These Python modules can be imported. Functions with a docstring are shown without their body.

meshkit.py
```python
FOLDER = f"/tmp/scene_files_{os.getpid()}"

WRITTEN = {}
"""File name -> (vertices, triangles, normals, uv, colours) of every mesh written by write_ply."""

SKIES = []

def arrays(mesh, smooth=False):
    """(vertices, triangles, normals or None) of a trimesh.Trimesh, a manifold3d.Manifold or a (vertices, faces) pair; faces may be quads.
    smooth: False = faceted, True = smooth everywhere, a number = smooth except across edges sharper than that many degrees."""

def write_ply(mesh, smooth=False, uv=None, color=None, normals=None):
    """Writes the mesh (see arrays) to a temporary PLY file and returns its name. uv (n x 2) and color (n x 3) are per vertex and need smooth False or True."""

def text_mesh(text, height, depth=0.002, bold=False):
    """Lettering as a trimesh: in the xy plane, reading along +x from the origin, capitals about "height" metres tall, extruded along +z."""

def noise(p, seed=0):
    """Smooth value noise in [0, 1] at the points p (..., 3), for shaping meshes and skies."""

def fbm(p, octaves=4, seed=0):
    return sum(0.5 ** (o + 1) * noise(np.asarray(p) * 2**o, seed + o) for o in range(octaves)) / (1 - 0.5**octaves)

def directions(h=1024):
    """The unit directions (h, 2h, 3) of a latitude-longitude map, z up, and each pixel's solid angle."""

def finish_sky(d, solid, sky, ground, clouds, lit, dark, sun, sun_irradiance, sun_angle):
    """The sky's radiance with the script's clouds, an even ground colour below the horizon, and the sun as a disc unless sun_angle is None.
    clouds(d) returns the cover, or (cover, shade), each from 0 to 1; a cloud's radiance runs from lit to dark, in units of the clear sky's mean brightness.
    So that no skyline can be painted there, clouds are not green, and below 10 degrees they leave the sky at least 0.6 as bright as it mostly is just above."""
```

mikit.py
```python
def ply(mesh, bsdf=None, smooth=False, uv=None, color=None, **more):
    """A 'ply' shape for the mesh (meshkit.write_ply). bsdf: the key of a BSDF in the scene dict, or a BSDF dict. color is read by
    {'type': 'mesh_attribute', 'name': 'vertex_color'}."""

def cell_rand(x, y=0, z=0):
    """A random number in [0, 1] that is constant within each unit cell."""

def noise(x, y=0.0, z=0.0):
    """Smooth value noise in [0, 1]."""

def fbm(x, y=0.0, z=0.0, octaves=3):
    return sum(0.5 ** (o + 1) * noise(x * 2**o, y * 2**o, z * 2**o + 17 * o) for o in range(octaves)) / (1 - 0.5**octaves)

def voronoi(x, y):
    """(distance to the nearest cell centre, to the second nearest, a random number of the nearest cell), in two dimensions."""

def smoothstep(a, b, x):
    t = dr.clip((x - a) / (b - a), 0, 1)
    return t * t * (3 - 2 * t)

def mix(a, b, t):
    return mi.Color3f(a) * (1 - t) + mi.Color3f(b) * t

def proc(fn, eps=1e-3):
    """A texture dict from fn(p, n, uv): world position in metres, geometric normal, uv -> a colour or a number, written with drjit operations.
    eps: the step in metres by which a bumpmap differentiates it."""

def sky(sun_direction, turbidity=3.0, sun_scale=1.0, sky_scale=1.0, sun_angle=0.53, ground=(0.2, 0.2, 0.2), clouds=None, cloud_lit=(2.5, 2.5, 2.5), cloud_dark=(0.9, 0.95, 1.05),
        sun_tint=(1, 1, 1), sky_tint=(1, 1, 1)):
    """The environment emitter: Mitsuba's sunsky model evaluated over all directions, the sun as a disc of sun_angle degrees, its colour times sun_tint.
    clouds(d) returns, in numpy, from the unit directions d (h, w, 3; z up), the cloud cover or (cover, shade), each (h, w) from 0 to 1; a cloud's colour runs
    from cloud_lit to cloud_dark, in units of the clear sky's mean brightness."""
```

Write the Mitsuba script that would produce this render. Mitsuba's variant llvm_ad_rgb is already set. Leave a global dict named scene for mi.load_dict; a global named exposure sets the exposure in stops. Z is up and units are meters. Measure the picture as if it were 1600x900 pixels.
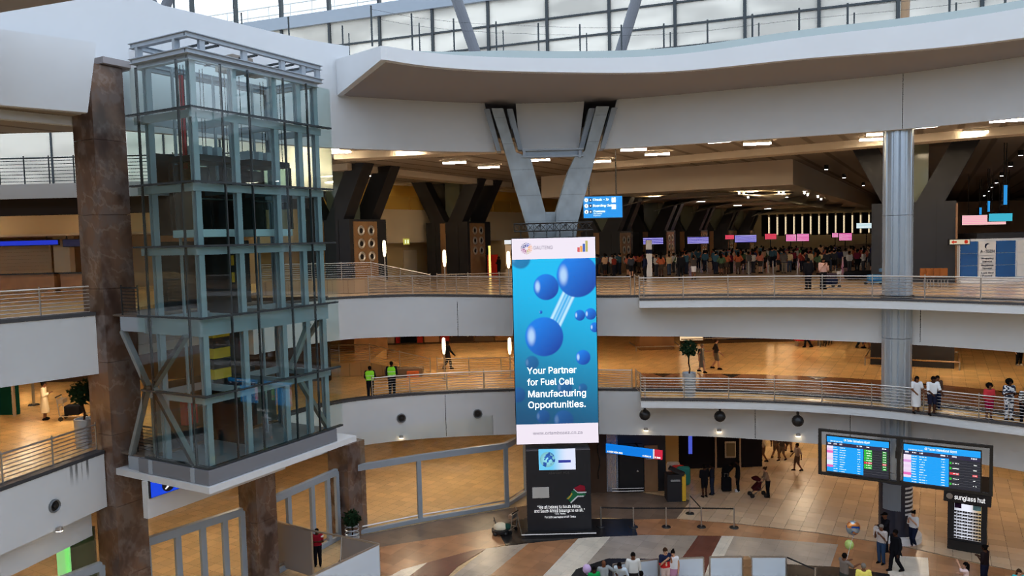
import math, random
import numpy as np, trimesh, manifold3d as m3, shapely.geometry as sg
import drjit as dr, mitsuba as mi, mikit, meshkit
from mikit import proc, noise, fbm, cell_rand, smoothstep, mix
random.seed(7); rng = np.random.default_rng(7)
T = mi.ScalarTransform4f
scene, labels = {}, {}
# ---------------------------------------------------------------- camera, sky, exposure
EYE, FPX, PITCH, ROLL = 14.2, 1186.0, 0.0652, -0.0248
cp, sp, cr, sr = math.cos(PITCH), math.sin(PITCH), math.cos(ROLL), math.sin(ROLL)
FW = np.array([0, cp, -sp]); U0 = np.array([0, sp, cp]); R0 = np.array([1.0, 0, 0])
RT = cr * R0 + sr * U0; UP = -sr * R0 + cr * U0
scene['camera'] = {'type': 'perspective', 'fov': math.degrees(2 * math.atan(800 / FPX)), 'fov_axis': 'x', 'near_clip': 0.1, 'far_clip': 600,
                   'to_world': T().look_at(origin=[0, 0, EYE], target=(np.array([0, 0, EYE]) + FW).tolist(), up=UP.tolist())}
exposure = 0.0
def clouds(d):
    n = meshkit.fbm(np.stack([d[..., 0] * 3, d[..., 1] * 3, d[..., 2] * 5], -1), 4, 3)
    return np.clip(0.55 + (n - 0.42) * 3, 0, 1), np.clip((n - .5) * 2, 0, .5)
scene['sky'] = {**mikit.sky([0.25, -0.35, 0.9], turbidity=3.5, sun_scale=0.0, sky_scale=7.6, clouds=clouds, cloud_lit=(2.02, 2.3, 2.62), cloud_dark=(1.3, 1.5, 1.72), ground=(.25, .24, .22), sky_tint=(1.0, 1.0, 1.0)), 'sampling_weight': 12.0}
def ray(px, py): return FW + RT * (px - 800) / FPX - UP * (py - 450) / FPX
def atz(px, py, z):                                                   # the point of height z seen at a pixel of the photograph
    d = ray(px, py); return np.array([0, 0, EYE]) + d * (z - EYE) / d[2]
def aty(px, py, y):                                                   # the point at distance y
    d = ray(px, py); return np.array([0, 0, EYE]) + d * y / d[1]
L0, L1, L2, L1L, L2L = 0.0, 6.22, 11.08, 7.03, 11.9
GU = np.array([.4924, .8704]); GB = np.array([-.8704, .4924])          # the building's grid directions
YAW = math.atan2(GU[1], GU[0])
# ---------------------------------------------------------------- helpers
USED = {}
def uniq(key):
    n = USED.get(key, -1) + 1; USED[key] = n
    return key if n == 0 else f'{key}_{n:03d}'
def thing(name, label, cat, group=None):
    k = uniq(name); labels[k] = {'label': label, 'category': cat}
    if group: labels[k]['group'] = group
    return k
def struct(name, label): 
    k = uniq(name); labels[k] = {'label': label, 'kind': 'structure'}; return k
def put(key, mesh, mat, smooth=False, **kw):
    if isinstance(mesh, list): mesh = cat(mesh)
    scene[key] = mikit.ply(mesh, mat, smooth=smooth, **kw); return key
def part(parent, name, mesh, mat, smooth=False, label=None, kind=None, **kw):
    k = uniq(parent + '__' + name); put(k, mesh, mat, smooth, **kw)
    if label or kind: labels[k] = {a: b for a, b in (('label', label), ('kind', kind)) if b}
    return k
def one(name, label, ctg, mesh, mat, smooth=False, group=None, **kw):
    k = thing(name, label, ctg, group); put(k, mesh, mat, smooth, **kw); return k
def cat(ms): return ms[0] if len(ms) == 1 else trimesh.util.concatenate(ms)
def box(c, s, rz=0.0):
    m = trimesh.creation.box(s)
    if rz: m.apply_transform(trimesh.transformations.rotation_matrix(rz, [0, 0, 1]))
    m.apply_translation(c); return m
def bar(p, q, w, h=None, up=(0, 0, 1)):                                # a square bar from p to q
    p, q = np.asarray(p, float), np.asarray(q, float); h = h or w
    d = q - p; L = np.linalg.norm(d); z = d / L
    x = np.cross(up, z)
    if np.linalg.norm(x) < 1e-3: x = np.array([1.0, 0, 0]) 
    x /= np.linalg.norm(x); y = np.cross(z, x)
    M = np.eye(4); M[:3, 0], M[:3, 1], M[:3, 2], M[:3, 3] = x, y, z, (p + q) / 2
    return trimesh.creation.box([w, h, L], transform=M)
def rod(p, q, r, n=8):
    return trimesh.creation.cylinder(r, segment=[p, q], sections=n)
def tube(pts, r, n=6):
    from_pts = np.asarray(pts, float); t = np.gradient(from_pts, axis=0); t /= np.linalg.norm(t, axis=1, keepdims=True)
    ref = np.where(np.abs(t[:, 2:]) < .9, [[0, 0, 1.0]], [[1.0, 0, 0]]); a = np.cross(t, ref); a /= np.linalg.norm(a, axis=1, keepdims=True); b = np.cross(t, a)
    th = np.arange(n) * 2 * math.pi / n
    v = from_pts[:, None] + r * (np.cos(th)[None, :, None] * a[:, None] + np.sin(th)[None, :, None] * b[:, None])
    k = len(from_pts); i, j = np.meshgrid(np.arange(k - 1), np.arange(n), indexing='ij')
    q = np.stack([i * n + j, (i + 1) * n + j, (i + 1) * n + (j + 1) % n, i * n + (j + 1) % n], -1).reshape(-1, 4)
    f = np.vstack([q[:, [0, 1, 2]], q[:, [0, 2, 3]]])
    caps = [[0, j, j + 1] for j in range(1, n - 1)] + [[(k - 1) * n, (k - 1) * n + j + 1, (k - 1) * n + j] for j in range(1, n - 1)]
    return trimesh.Trimesh(v.reshape(-1, 3), np.vstack([f, caps]), process=False)
def lathe(prof, n=24, c=(0, 0, 0)):
    m = trimesh.creation.revolve(np.asarray(prof, float), sections=n); m.apply_translation(c); return m
def prism(poly, z0, z1):
    if not hasattr(poly, 'exterior'): poly = sg.Polygon(poly)
    if not poly.is_valid: poly = poly.buffer(0)
    out = []
    for g in getattr(poly, 'geoms', [poly]):
        m = trimesh.creation.extrude_polygon(g, z1 - z0, engine='earcut'); m.apply_translation([0, 0, z0]); out.append(m)
    return cat(out)
def ball(c, r, sub=2, sc=None):
    m = trimesh.creation.icosphere(sub, r)
    if sc is not None: m.apply_scale(sc)
    m.apply_translation(c); return m
def spline(pts, n=60):
    from scipy.interpolate import PchipInterpolator, CubicSpline
    p = np.asarray(pts, float); t = np.r_[0, np.cumsum(np.linalg.norm(np.diff(p[:, :2], axis=0), axis=1))]
    return CubicSpline(t, p)(np.linspace(0, t[-1], n)) if len(p) > 2 else p
def normals2(p):
    t = np.gradient(p[:, :2], axis=0); t /= np.linalg.norm(t, axis=1, keepdims=True)
    return np.stack([-t[:, 1], t[:, 0]], 1)                            # left of the direction of travel = away from the atrium
def offs(p, d):
    q = np.array(p, float); q[:, :2] += normals2(q) * d; return q
def ribbon(p, zs, ds):
    """A closed profile (offset d, height z arrays) swept along the plan curve p; zs may be per point."""
    p = np.asarray(p, float); n = normals2(p); k = len(zs); N = len(p)
    v = np.zeros((N, k, 3))
    for j in range(k):
        v[:, j, :2] = p[:, :2] + n * ds[j]; v[:, j, 2] = zs[j]
    i, j = np.meshgrid(np.arange(N - 1), np.arange(k), indexing='ij')
    q = np.stack([i * k + j, i * k + (j + 1) % k, (i + 1) * k + (j + 1) % k, (i + 1) * k + j], -1).reshape(-1, 4)
    f = np.vstack([q[:, [0, 1, 2]], q[:, [0, 2, 3]]])
    caps = [[0, j + 1, j] for j in range(1, k - 1)] + [[(N - 1) * k, (N - 1) * k + j, (N - 1) * k + j + 1] for j in range(1, k - 1)]
    m = trimesh.Trimesh(v.reshape(-1, 3), np.vstack([f, caps]), process=False); return m
def moved(m, M): m = m.copy(); m.apply_transform(M); return m
def frame(o, x, y, z=None):
    M = np.eye(4); x = np.asarray(x, float) / np.linalg.norm(x); y = np.asarray(y, float) / np.linalg.norm(y)
    M[:3, 0], M[:3, 1], M[:3, 2], M[:3, 3] = x, y, np.cross(x, y), o; return M
def quadmesh(a, b, c, d):                                              # a sheet with uv, (0,0) at a, (1,0) at b, (1,1) at c
    return trimesh.Trimesh([a, b, c, d], [[0, 1, 2], [0, 2, 3]], process=False)
UVQ = np.array([[0, 0], [1, 0], [1, 1], [0, 1.0]])
# ---------------------------------------------------------------- materials
def mat(name, c, rough=.6, metal=0.0, spec=.5, **kw):
    col = c if isinstance(c, dict) else {'type': 'rgb', 'value': list(c)}
    scene['mat_' + name] = {'type': 'twosided', 'bsdf': {'type': 'principled', 'base_color': col, 'roughness': rough, 'metallic': metal, 'specular': spec, **kw}}
    return 'mat_' + name
def matte(name, c):
    col = c if isinstance(c, dict) else {'type': 'rgb', 'value': list(c)}
    scene['mat_' + name] = {'type': 'twosided', 'bsdf': {'type': 'diffuse', 'reflectance': col}}; return 'mat_' + name
PAL = {}
def col(r, g, b):                                                      # matte paint or cloth of an sRGB colour
    k = f'mat_cloth_{r}_{g}_{b}'
    if k not in scene: matte(k[4:], [((x / 255 + .055) / 1.055) ** 2.4 if x > 10 else x / 255 / 12.92 for x in (r, g, b)])
    return k
def lin(r, g, b): return [((x / 255 + .055) / 1.055) ** 2.4 if x > 10 else x / 255 / 12.92 for x in (r, g, b)]
def glow(c, k=1.0, w=.05): return {'type': 'area', 'radiance': {'type': 'rgb', 'value': [x * k for x in c]}, 'sampling_weight': w}
def gtex(fn, w=.3): return {'type': 'area', 'radiance': proc(fn), 'sampling_weight': w}
WHITE = matte('white_plaster', proc(lambda p, n, uv: mi.Color3f(.66, .67, .68) * (0.95 + .07 * fbm(p.x * .5, p.y * .5, p.z * .6))))
WHITE2 = matte('white_paint', lin(214, 214, 214))
SOFFIT = matte('grey_soffit', lin(160, 154, 154))
CAP = mat('dark_cap', lin(58, 58, 62), .5)
STEEL = mat('brushed_steel', lin(190, 182, 174), .35, .9)
GREYSTEEL = mat('grey_painted_steel', lin(150, 160, 170), .45)
MULL = mat('dark_mullion', lin(36, 44, 48), .4)
BLACK = mat('black_panel', lin(26, 27, 33), .5)
BLACKM = mat('black_metal', lin(22, 22, 24), .4)
def marble(p, n, uv):
    q = fbm(p.x * 1.1 + 3 * noise(p.x * .7, p.y * .7, p.z * .35), p.y * 1.1, p.z * .5, 5)
    r = fbm(p.x * 3.1 + 5, p.y * 3.1, p.z * 1.7, 4)
    v = dr.abs(fbm(p.x * 1.7 + p.z * .7, p.y * 1.7, p.z * 1.1 + 9, 5) - .5)
    c = mix(mi.Color3f(.06, .034, .026), mi.Color3f(.20, .115, .075), smoothstep(.28, .72, q))
    c = mix(c, mi.Color3f(.17, .13, .115), .8 * smoothstep(.45, .7, r))
    return mix(c, mi.Color3f(.30, .235, .19), .45 * (1 - smoothstep(0., .05, v)) * smoothstep(.40, .62, q))
STONE = mat('brown_marble', proc(marble), .22)
CONC = matte('raw_concrete', proc(lambda p, n, uv: mi.Color3f(.40, .45, .48) * (.62 + .6 * fbm(p.x * 1.8, p.y * 1.8, p.z * 1.2, 5)) * (1 - .25 * smoothstep(.47, .5, dr.abs(p.z * .8 - dr.floor(p.z * .8) - .5)))))
WOOD = mat('veneer_wood', proc(lambda p, n, uv: mix(mi.Color3f(.20, .095, .04), mi.Color3f(.33, .18, .08), fbm(p.x * 2, p.y * 2, p.z * .5 + 3 * noise(p.x, p.y, p.z), 3))), .3)
CREAM = matte('cream_wall', lin(226, 204, 168))
CREAM2 = matte('pale_ceiling', lin(214, 200, 182))
BROWNC = matte('slatted_ceiling', proc(lambda p, n, uv: mix(mi.Color3f(.22, .185, .15), mi.Color3f(.36, .31, .26), smoothstep(.06, .12, dr.abs((p.x * .87 - p.y * .49) * .55 - dr.floor((p.x * .87 - p.y * .49) * .55) - .5)) )))
DARKC = matte('dark_ceiling', lin(112, 100, 90))
def gridline(p, s, w):
    a = (p.x * .4924 + p.y * .8704) / s; b = (p.x * -.8704 + p.y * .4924) / s
    fa = dr.abs(a - dr.floor(a) - .5); fb = dr.abs(b - dr.floor(b) - .5)
    return dr.maximum(smoothstep(.5 - w, .5, fa), smoothstep(.5 - w, .5, fb)), cell_rand(dr.floor(a), dr.floor(b), 3)
def tilefloor(c, s=.6, dark=.62, var=.18):
    def fn(p, n, uv):
        g, r = gridline(p, s, .03)
        return mi.Color3f(*c) * (1 - var / 2 + var * r) * (1 - (1 - dark) * g)
    return fn
F1 = mat('gold_tile_floor', proc(tilefloor(lin(206, 168, 112))), .24)
F2 = mat('brown_tile_floor', proc(tilefloor(lin(160, 136, 112))), .18)
F0 = mat('beige_concourse', proc(tilefloor(lin(196, 166, 124))), .3)
TILE = [mat(f'beige_tile_{i}', lin(*c), .3) for i, c in enumerate([(190, 164, 136), (182, 156, 128), (198, 172, 142), (186, 160, 134)])]
GROUT = matte('grout', lin(120, 104, 88))
def slabs(c, s=.9, var=.25):
    def fn(p, n, uv):
        g, r = gridline(p, s, .015)
        return mi.Color3f(*c) * (1 - var / 2 + var * r) * (.86 + .28 * fbm(p.x * 2, p.y * 2, 0.)) * (1 - .3 * g)
    return fn
PV = {k: mat('paving_' + k, proc(slabs(lin(*c), s, v)), .28, 0.0, .35) for k, c, s, v in (('terracotta', (158, 112, 78), .8, .3), ('grey', (160, 146, 132), .7, .2), ('cream', (212, 200, 182), .6, .1), ('maroon', (104, 62, 50), .6, .12), ('black', (30, 28, 28), .6, .1), ('umber', (108, 90, 76), .7, .2))}
GLASS = 'mat_green_glass'; scene[GLASS] = {'type': 'thindielectric', 'int_ior': 1.5, 'specular_transmittance': {'type': 'rgb', 'value': [.68, .83, .80]}}
CLEAR = 'mat_clear_glass'; scene[CLEAR] = {'type': 'thindielectric', 'int_ior': 1.5, 'specular_transmittance': {'type': 'rgb', 'value': [.93, .94, .9]}}
FROST = 'mat_frosted_glass'; scene[FROST] = {'type': 'principledthin', 'base_color': proc(lambda p, n, uv: mi.Color3f(.96, .93, .86) * (.80 + .22 * smoothstep(.3, .6, fbm(p.x * .25, p.y * .25, p.z * .7, 3)))), 'roughness': .6, 'diff_trans': 1.6, 'spec_trans': 0.0}
LEAF = 'mat_leaf'; scene[LEAF] = {'type': 'principledthin', 'base_color': {'type': 'rgb', 'value': lin(32, 52, 34)}, 'roughness': .5, 'diff_trans': .5}
LAMPOFF = matte('lamp_body', lin(235, 225, 205))
WARM = (1.0, .80, .55)
ORD = 'first second third fourth fifth sixth seventh eighth ninth tenth eleventh twelfth'.split()
# ---------------------------------------------------------------- floors, slabs, fascias
MAIN = spline([(-14.3, 27.0), (-12.6, 30.5), (-10.4, 34.8), (-8.4, 37.4), (-7.1, 38.1), (-5.2, 38.7), (-3.4, 39.0), (-.1, 39.2), (3, 39.05), (6.0, 38.5), (9, 38.0), (13.2, 36.6), (18.8, 33.4), (22.4, 29.6), (25.5, 24), (27.5, 17)], 90)
BAL = spline([(6.1, 36.3), (8.6, 35.9), (12.4, 35.0), (17.6, 32.1), (19.1, 30.7), (20.4, 29.5), (22.4, 26), (24.6, 20), (25.5, 16)], 48)
L3C = spline([(-24, 16), (-18.6, 22.3), (-15.0, 26.9), (-11.6, 30.8), (-7.9, 34.8), (-5.8, 36.0), (-2.9, 37.3), (-.5, 38.0), (2.4, 38.2), (5.2, 37.8), (9.3, 36.4), (13.2, 34.9), (16.7, 33.4), (20.5, 30.4), (24, 26), (27, 18)], 110)
LIP = spline([(-4.35, 28.4), (-1.6, 30.2), (2.1, 31.15), (6.9, 31.5), (11.2, 29.9), (15, 28.9), (18.5, 27.3), (21.5, 24), (23.5, 18)], 48)
EL1 = np.array([(-18.4, 12), (-16.6, 18), (-15.6, 22), (-15.1, 23.9), (-14.5, 26.3)])
EL2 = np.array([(-20.4, 18.5), (-18.2, 21.9), (-16.4, 24.2), (-14.5, 26.4)])
def zline(p, pairs): return np.interp(p[:, 0], [a for a, b in pairs], [b for a, b in pairs])
FARW = [(92, 17), (92, 150), (-62, 150), (-62, 56)]
put(struct('floor', 'ground floor of the arrivals hall under its paving'), box([15, 70, -.27], [160, 170, .5]), F0)
put(struct('floor', 'gold tiled floor of the middle level behind its railings'), prism(list(map(tuple, offs(MAIN, .1)[:, :2])) + FARW, L1 - .5, L1), F1)
put(struct('floor', 'polished brown floor of the upper check-in level'), prism(list(map(tuple, offs(MAIN, .1)[:, :2])) + FARW, L2 - .5, L2), F2)
put(struct('floor', 'raised gold tiled floor of the left wing on the middle level'), prism(list(map(tuple, offs(EL1, .1)[:, :2])) + [(-14.3, 27.0), (-15.2, 42), (-62, 42), (-62, 12)], L1L - .5, L1L), F1)
put(struct('floor', 'raised floor of the left wing on the upper level'), prism(list(map(tuple, offs(EL2, .1)[:, :2])) + [(-14.3, 27.0), (-15.2, 46), (-62, 46), (-62, 18.5)], L2L - .5, L2L), F1)
# ceilings
CZ = 19.2
put(struct('ceiling', 'slatted brown ceiling of the upper check-in level'), prism(list(map(tuple, [q for q in offs(L3C, .1)[:, :2] if q[0] > -12.5])) + [(92, 18), (92, 150), (-40, 150), (-40, 45), (-9.3, 45)], CZ, CZ + .4), BROWNC)
put(struct('ceiling', 'slatted brown ceiling of the left wing'), prism(list(map(tuple, offs(EL2, .1)[:, :2])) + [(-14.6, 30.2), (-62, 30.2), (-62, 18.5)], 18.8, 19.2), BROWNC)
put(struct('ceiling', 'pale ceiling over the middle level'), prism(list(map(tuple, offs(MAIN, .4)[:, :2])) + FARW, L2 - .9, L2 - .52), CREAM2)
put(struct('ceiling', 'pale ceiling over the ground level'), prism(list(map(tuple, offs(MAIN, .4)[:, :2])) + FARW, L1 - .9, L1 - .52), CREAM2)
# fascias
def trim(label, mesh, m=WHITE, name='trim', smooth=40): return put(struct(name, label), mesh, m, smooth)
SM = MAIN[10:]
z2 = zline(SM, [(-9, 11.44), (-5, 11.36), (0, 11.15), (5, 11.06), (30, 11.06)])
trim('white curved fascia of the upper level', ribbon(SM, [z2, zline(SM, [(-8, 9.4), (0, 9.14), (12, 9.0), (30, 8.9)]), zline(SM, [(-8, 9.4), (0, 9.14), (12, 9.0), (30, 8.9)]), z2], [0, 0, .35, .35]))
trim('dark edge strip along the upper level floor', ribbon(SM, [z2 + .1, z2, z2, z2 + .1], [-.05, -.05, .35, .35]), CAP)
z1 = zline(SM, [(-9, 6.26), (30, 6.22)])
trim('white curved fascia of the middle level with round loudspeakers', ribbon(SM, [z1, z1 * 0 + 3.95, z1 * 0 + 3.95, z1], [0, 0, .35, .35]))
trim('dark edge strip along the middle level floor', ribbon(SM, [z1 + .12, z1, z1, z1 + .12], [-.05, -.05, .35, .35]), CAP)
for z, nm in ((L2, 'upper'), (L1, 'middle')):
    rib = ribbon(BAL, [BAL[:, 0] * 0 + z, BAL[:, 0] * 0 + z - .36, BAL[:, 0] * 0 + z - .62, BAL[:, 0] * 0 + z], [0, 0, 2.6, 2.6])
    trim(f'white balcony lip projecting from the {nm} level', rib)
    put(struct('floor', f'floor of the projecting {nm} level balcony'), ribbon(BAL, [BAL[:, 0] * 0 + z + .02, BAL[:, 0] * 0 + z, BAL[:, 0] * 0 + z, BAL[:, 0] * 0 + z + .02], [.3, .3, 3.2, 3.2]), F2 if z == L2 else F1)
    trim(f'dark edge strip of the {nm} level balcony', ribbon(BAL, [BAL[:, 0] * 0 + z + .08, BAL[:, 0] * 0 + z, BAL[:, 0] * 0 + z, BAL[:, 0] * 0 + z + .08], [-.05, -.05, .3, .3]), CAP)
def dense_(p, n=900):
    t = np.r_[0, np.cumsum(np.linalg.norm(np.diff(p[:, :2], axis=0), axis=1))]; s = np.linspace(0, t[-1], n)
    return np.stack([np.interp(s, t, p[:, i]) for i in range(2)], 1)
def seam(nm, P, pxs, za, zb):
    for px in pxs:
        d = ray(px, 450); t = d[0] / d[1]; i = int(np.argmin(np.abs(P[:, 0] - t * P[:, 1]))); part(nm, 'panel_joint', box([P[i, 0], P[i, 1], (za + zb) / 2], [.025, .03, zb - za], math.atan2(*normals2(P)[i][::-1]) - math.pi / 2), CAP)
seam('trim', dense_(SM), (713, 1382, 1409, 1438), 9.1, 11.0); seam('trim_002', dense_(SM), (690, 1180, 1330), 4.0, 6.2)
# top level: fascia, deep overhang with its soffit, parapet of the left
S3 = L3C
top3 = zline(S3, [(-14, 23.2), (-8, 23.0), (-5.5, 20.9), (30, 20.9)])
cut = lambda a, b: S3[(S3[:, 0] > a) & (S3[:, 0] < b)]
FA, FB = aty(757, 169, 37.9)[0], aty(806, 172, 37.9)[0]; FC, FD = aty(914, 172, 37.9)[0], aty(964, 168, 37.9)[0]
def dense(p, n=160):
    t = np.r_[0, np.cumsum(np.linalg.norm(np.diff(p[:, :2], axis=0), axis=1))]; s = np.linspace(0, t[-1], n)
    return np.stack([np.interp(s, t, p[:, i]) for i in range(2)], 1)
S3d = dense(S3, 500)
# left of the V column, between its legs, right of it: the fascia is notched where the legs pass
B3, T3 = 18.5, 20.9
def notch(seg, za, zb, left=None, right=None):
    """fascia piece whose ends slope: left/right = (x at the bottom, x at the top)"""
    out = []; n = 40
    for zz in (za, zb):
        f = 0 if zz is za else 1
        x0 = seg[0] if left is None else left[f]; x1 = seg[1] if right is None else right[f]
        xs = np.linspace(x0, x1, n); ys = np.interp(xs, S3d[:, 0], S3d[:, 1]); out.append(np.stack([xs, ys], 1))
    b, t = out; v = []
    for d in (0, .3):
        for z, p in ((za, b), (zb, t)): v.append(np.column_stack([p[:, 0], p[:, 1] + d, np.full(n, z)]))
    V = np.vstack(v); F = []
    for i in range(n - 1):
        for a, c in ((0, 1), (3, 2), (1, 3), (2, 0)): F += [[a * n + i, a * n + i + 1, c * n + i + 1], [a * n + i, c * n + i + 1, c * n + i]]
    for i, w in ((0, 1), (n - 1, -1)): F += [[i, n + i, 3 * n + i][::w], [i, 3 * n + i, 2 * n + i][::w]]
    return trimesh.Trimesh(V, F, process=False)
gl = aty(774.5, 235.5, 37.9)[0]; gl2 = aty(812, 235, 37.9)[0]; gr = aty(905, 235, 37.9)[0]; gr2 = aty(945, 232, 37.9)[0]
left3 = S3[S3[:, 0] < -6.6]; L3T = zline(left3, [(-24, 27), (-16, 25), (-13, 23.3), (-6, 23.1)])
trim('white curved fascia wall of the top level rising left behind the lift', ribbon(left3, [L3T, left3[:, 0] * 0 + B3, left3[:, 0] * 0 + B3, L3T], [0, 0, .3, .3]))
xl = left3[-1, 0] - .02
trim('white fascia of the top level left of the V column', notch((xl, 0), B3, T3, right=(gl, FA)))
trim('white fascia panel between the legs of the V column', notch((0, 0), B3 + .1, T3, left=(gl2, FB), right=(gr, FC)))
rt3 = trim('white fascia of the top level right of the V column', notch((0, 26.5), B3, T3, left=(gr2, FD))); seam(rt3, S3d, (1407,), B3, T3)
lipL = list(map(tuple, LIP[:, :2])); tipP = (-7.45, 34.95)
back = [tuple(q) for q in offs(S3, .3)[::-1, :2] if q[0] > -7.3]
put(struct('ceiling', 'grey soffit under the deep curved overhang of the top level'), prism([tipP] + list(map(tuple, offs(LIP, .08)[:, :2])) + back, T3 - .03, T3 + .12), SOFFIT)
LT = zline(LIP, [(-5, 21.35), (2, 21.4), (8, 21.55), (20, 21.95)])
trim('white curved front edge of the top level overhang', ribbon(LIP, [LT, LIP[:, 0] * 0 + T3 - .05, LIP[:, 0] * 0 + T3 - .05, LT], [0, 0, .3, .3]))
trim('grey upper kerb of the top level overhang', ribbon(offs(LIP, .5), [LT + zline(LIP, [(-4.3, .05), (0, .4), (30, .4)]), LT - .2, LT - .2, LT + zline(LIP, [(-4.3, .05), (0, .4), (30, .4)])], [0, 0, .3, .3]), matte('kerb_grey', lin(176, 186, 184)))
w0, w1 = np.array([*tipP]), LIP[0, :2]
trim('white slanting side face of the top level overhang', trimesh.Trimesh([[*w0, T3 - .05], [*w1, T3 - .05], [*w1, 21.35], [*w0, 22.45], [*(w0 - [.24, .1]), T3 - .05], [*(w1 - [.24, .1]), T3 - .05], [*(w1 - [.24, .1]), 21.35], [*(w0 - [.24, .1]), 22.45]],
     [[0, 1, 2], [0, 2, 3], [5, 4, 7], [5, 7, 6], [3, 2, 6], [3, 6, 7], [1, 0, 4], [1, 4, 5], [1, 5, 6], [1, 6, 2], [0, 3, 7], [0, 7, 4]], process=False), WHITE, smooth=False)
put(struct('floor', 'terrace floor of the top level behind the overhang'), prism([tipP] + list(map(tuple, offs(LIP, .8)[:, :2])) + [(92, 18), (92, 60), (-9.3, 60), (-9.3, 38)], T3 + .13, T3 + .3), SOFFIT)
# left wing fascias
def flat(p, a, b, d=.35, off=0): return ribbon(offs(p, off) if off else p, [p[:, 0] * 0 + a, p[:, 0] * 0 + b, p[:, 0] * 0 + b, p[:, 0] * 0 + a], [0, 0, d, d])
trim('white fascia of the left wing on the upper level', flat(EL2, L2L - .02, 9.83), smooth=False)
trim('dark edge strip of the left wing on the upper level', flat(EL2, L2L + .1, L2L - .02, .4, -.04), CAP, smooth=False)
STAIN = matte('stained_plaster', proc(lambda p, n, uv: mi.Color3f(.66, .67, .68) * (1 - .75 * smoothstep(.60, .75, noise(p.y * 9, 3.0, p.z * .6)) * smoothstep(24.6, 25, p.y) * (1 - smoothstep(25.8, 26, p.y)) * smoothstep(6.2, 6.9, p.z))))
trim('white water stained fascia of the left wing on the middle level', flat(EL1, L1L - .02, 5.1), STAIN, smooth=False)
trim('dark edge strip of the left wing on the middle level', flat(EL1, L1L + .1, L1L - .02, .4, -.04), CAP, smooth=False)
trim('lower white bulkhead set back under the left wing', flat(EL1, 5.4, 4.0, .3, .7), WHITE, smooth=False)
EL3 = np.array([(-20.4, 18.0), (-18.2, 21.3), (-16.2, 23.7), (-14.05, 25.75)])
pan = flat(EL3, 21.1, 18.75, .3); pan.vertices[:] += np.where((pan.vertices[:, [1]] > 25.6) & (pan.vertices[:, [2]] > 20), [[.30, .25, 0]], 0)
trim('white panel of the top level over the left wing', pan, WHITE, smooth=False)
trim('white corner return right of the tall marble column', box([-13.0, 27.35, 19.9], [.5, .4, 2.4], YAW), WHITE)
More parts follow.
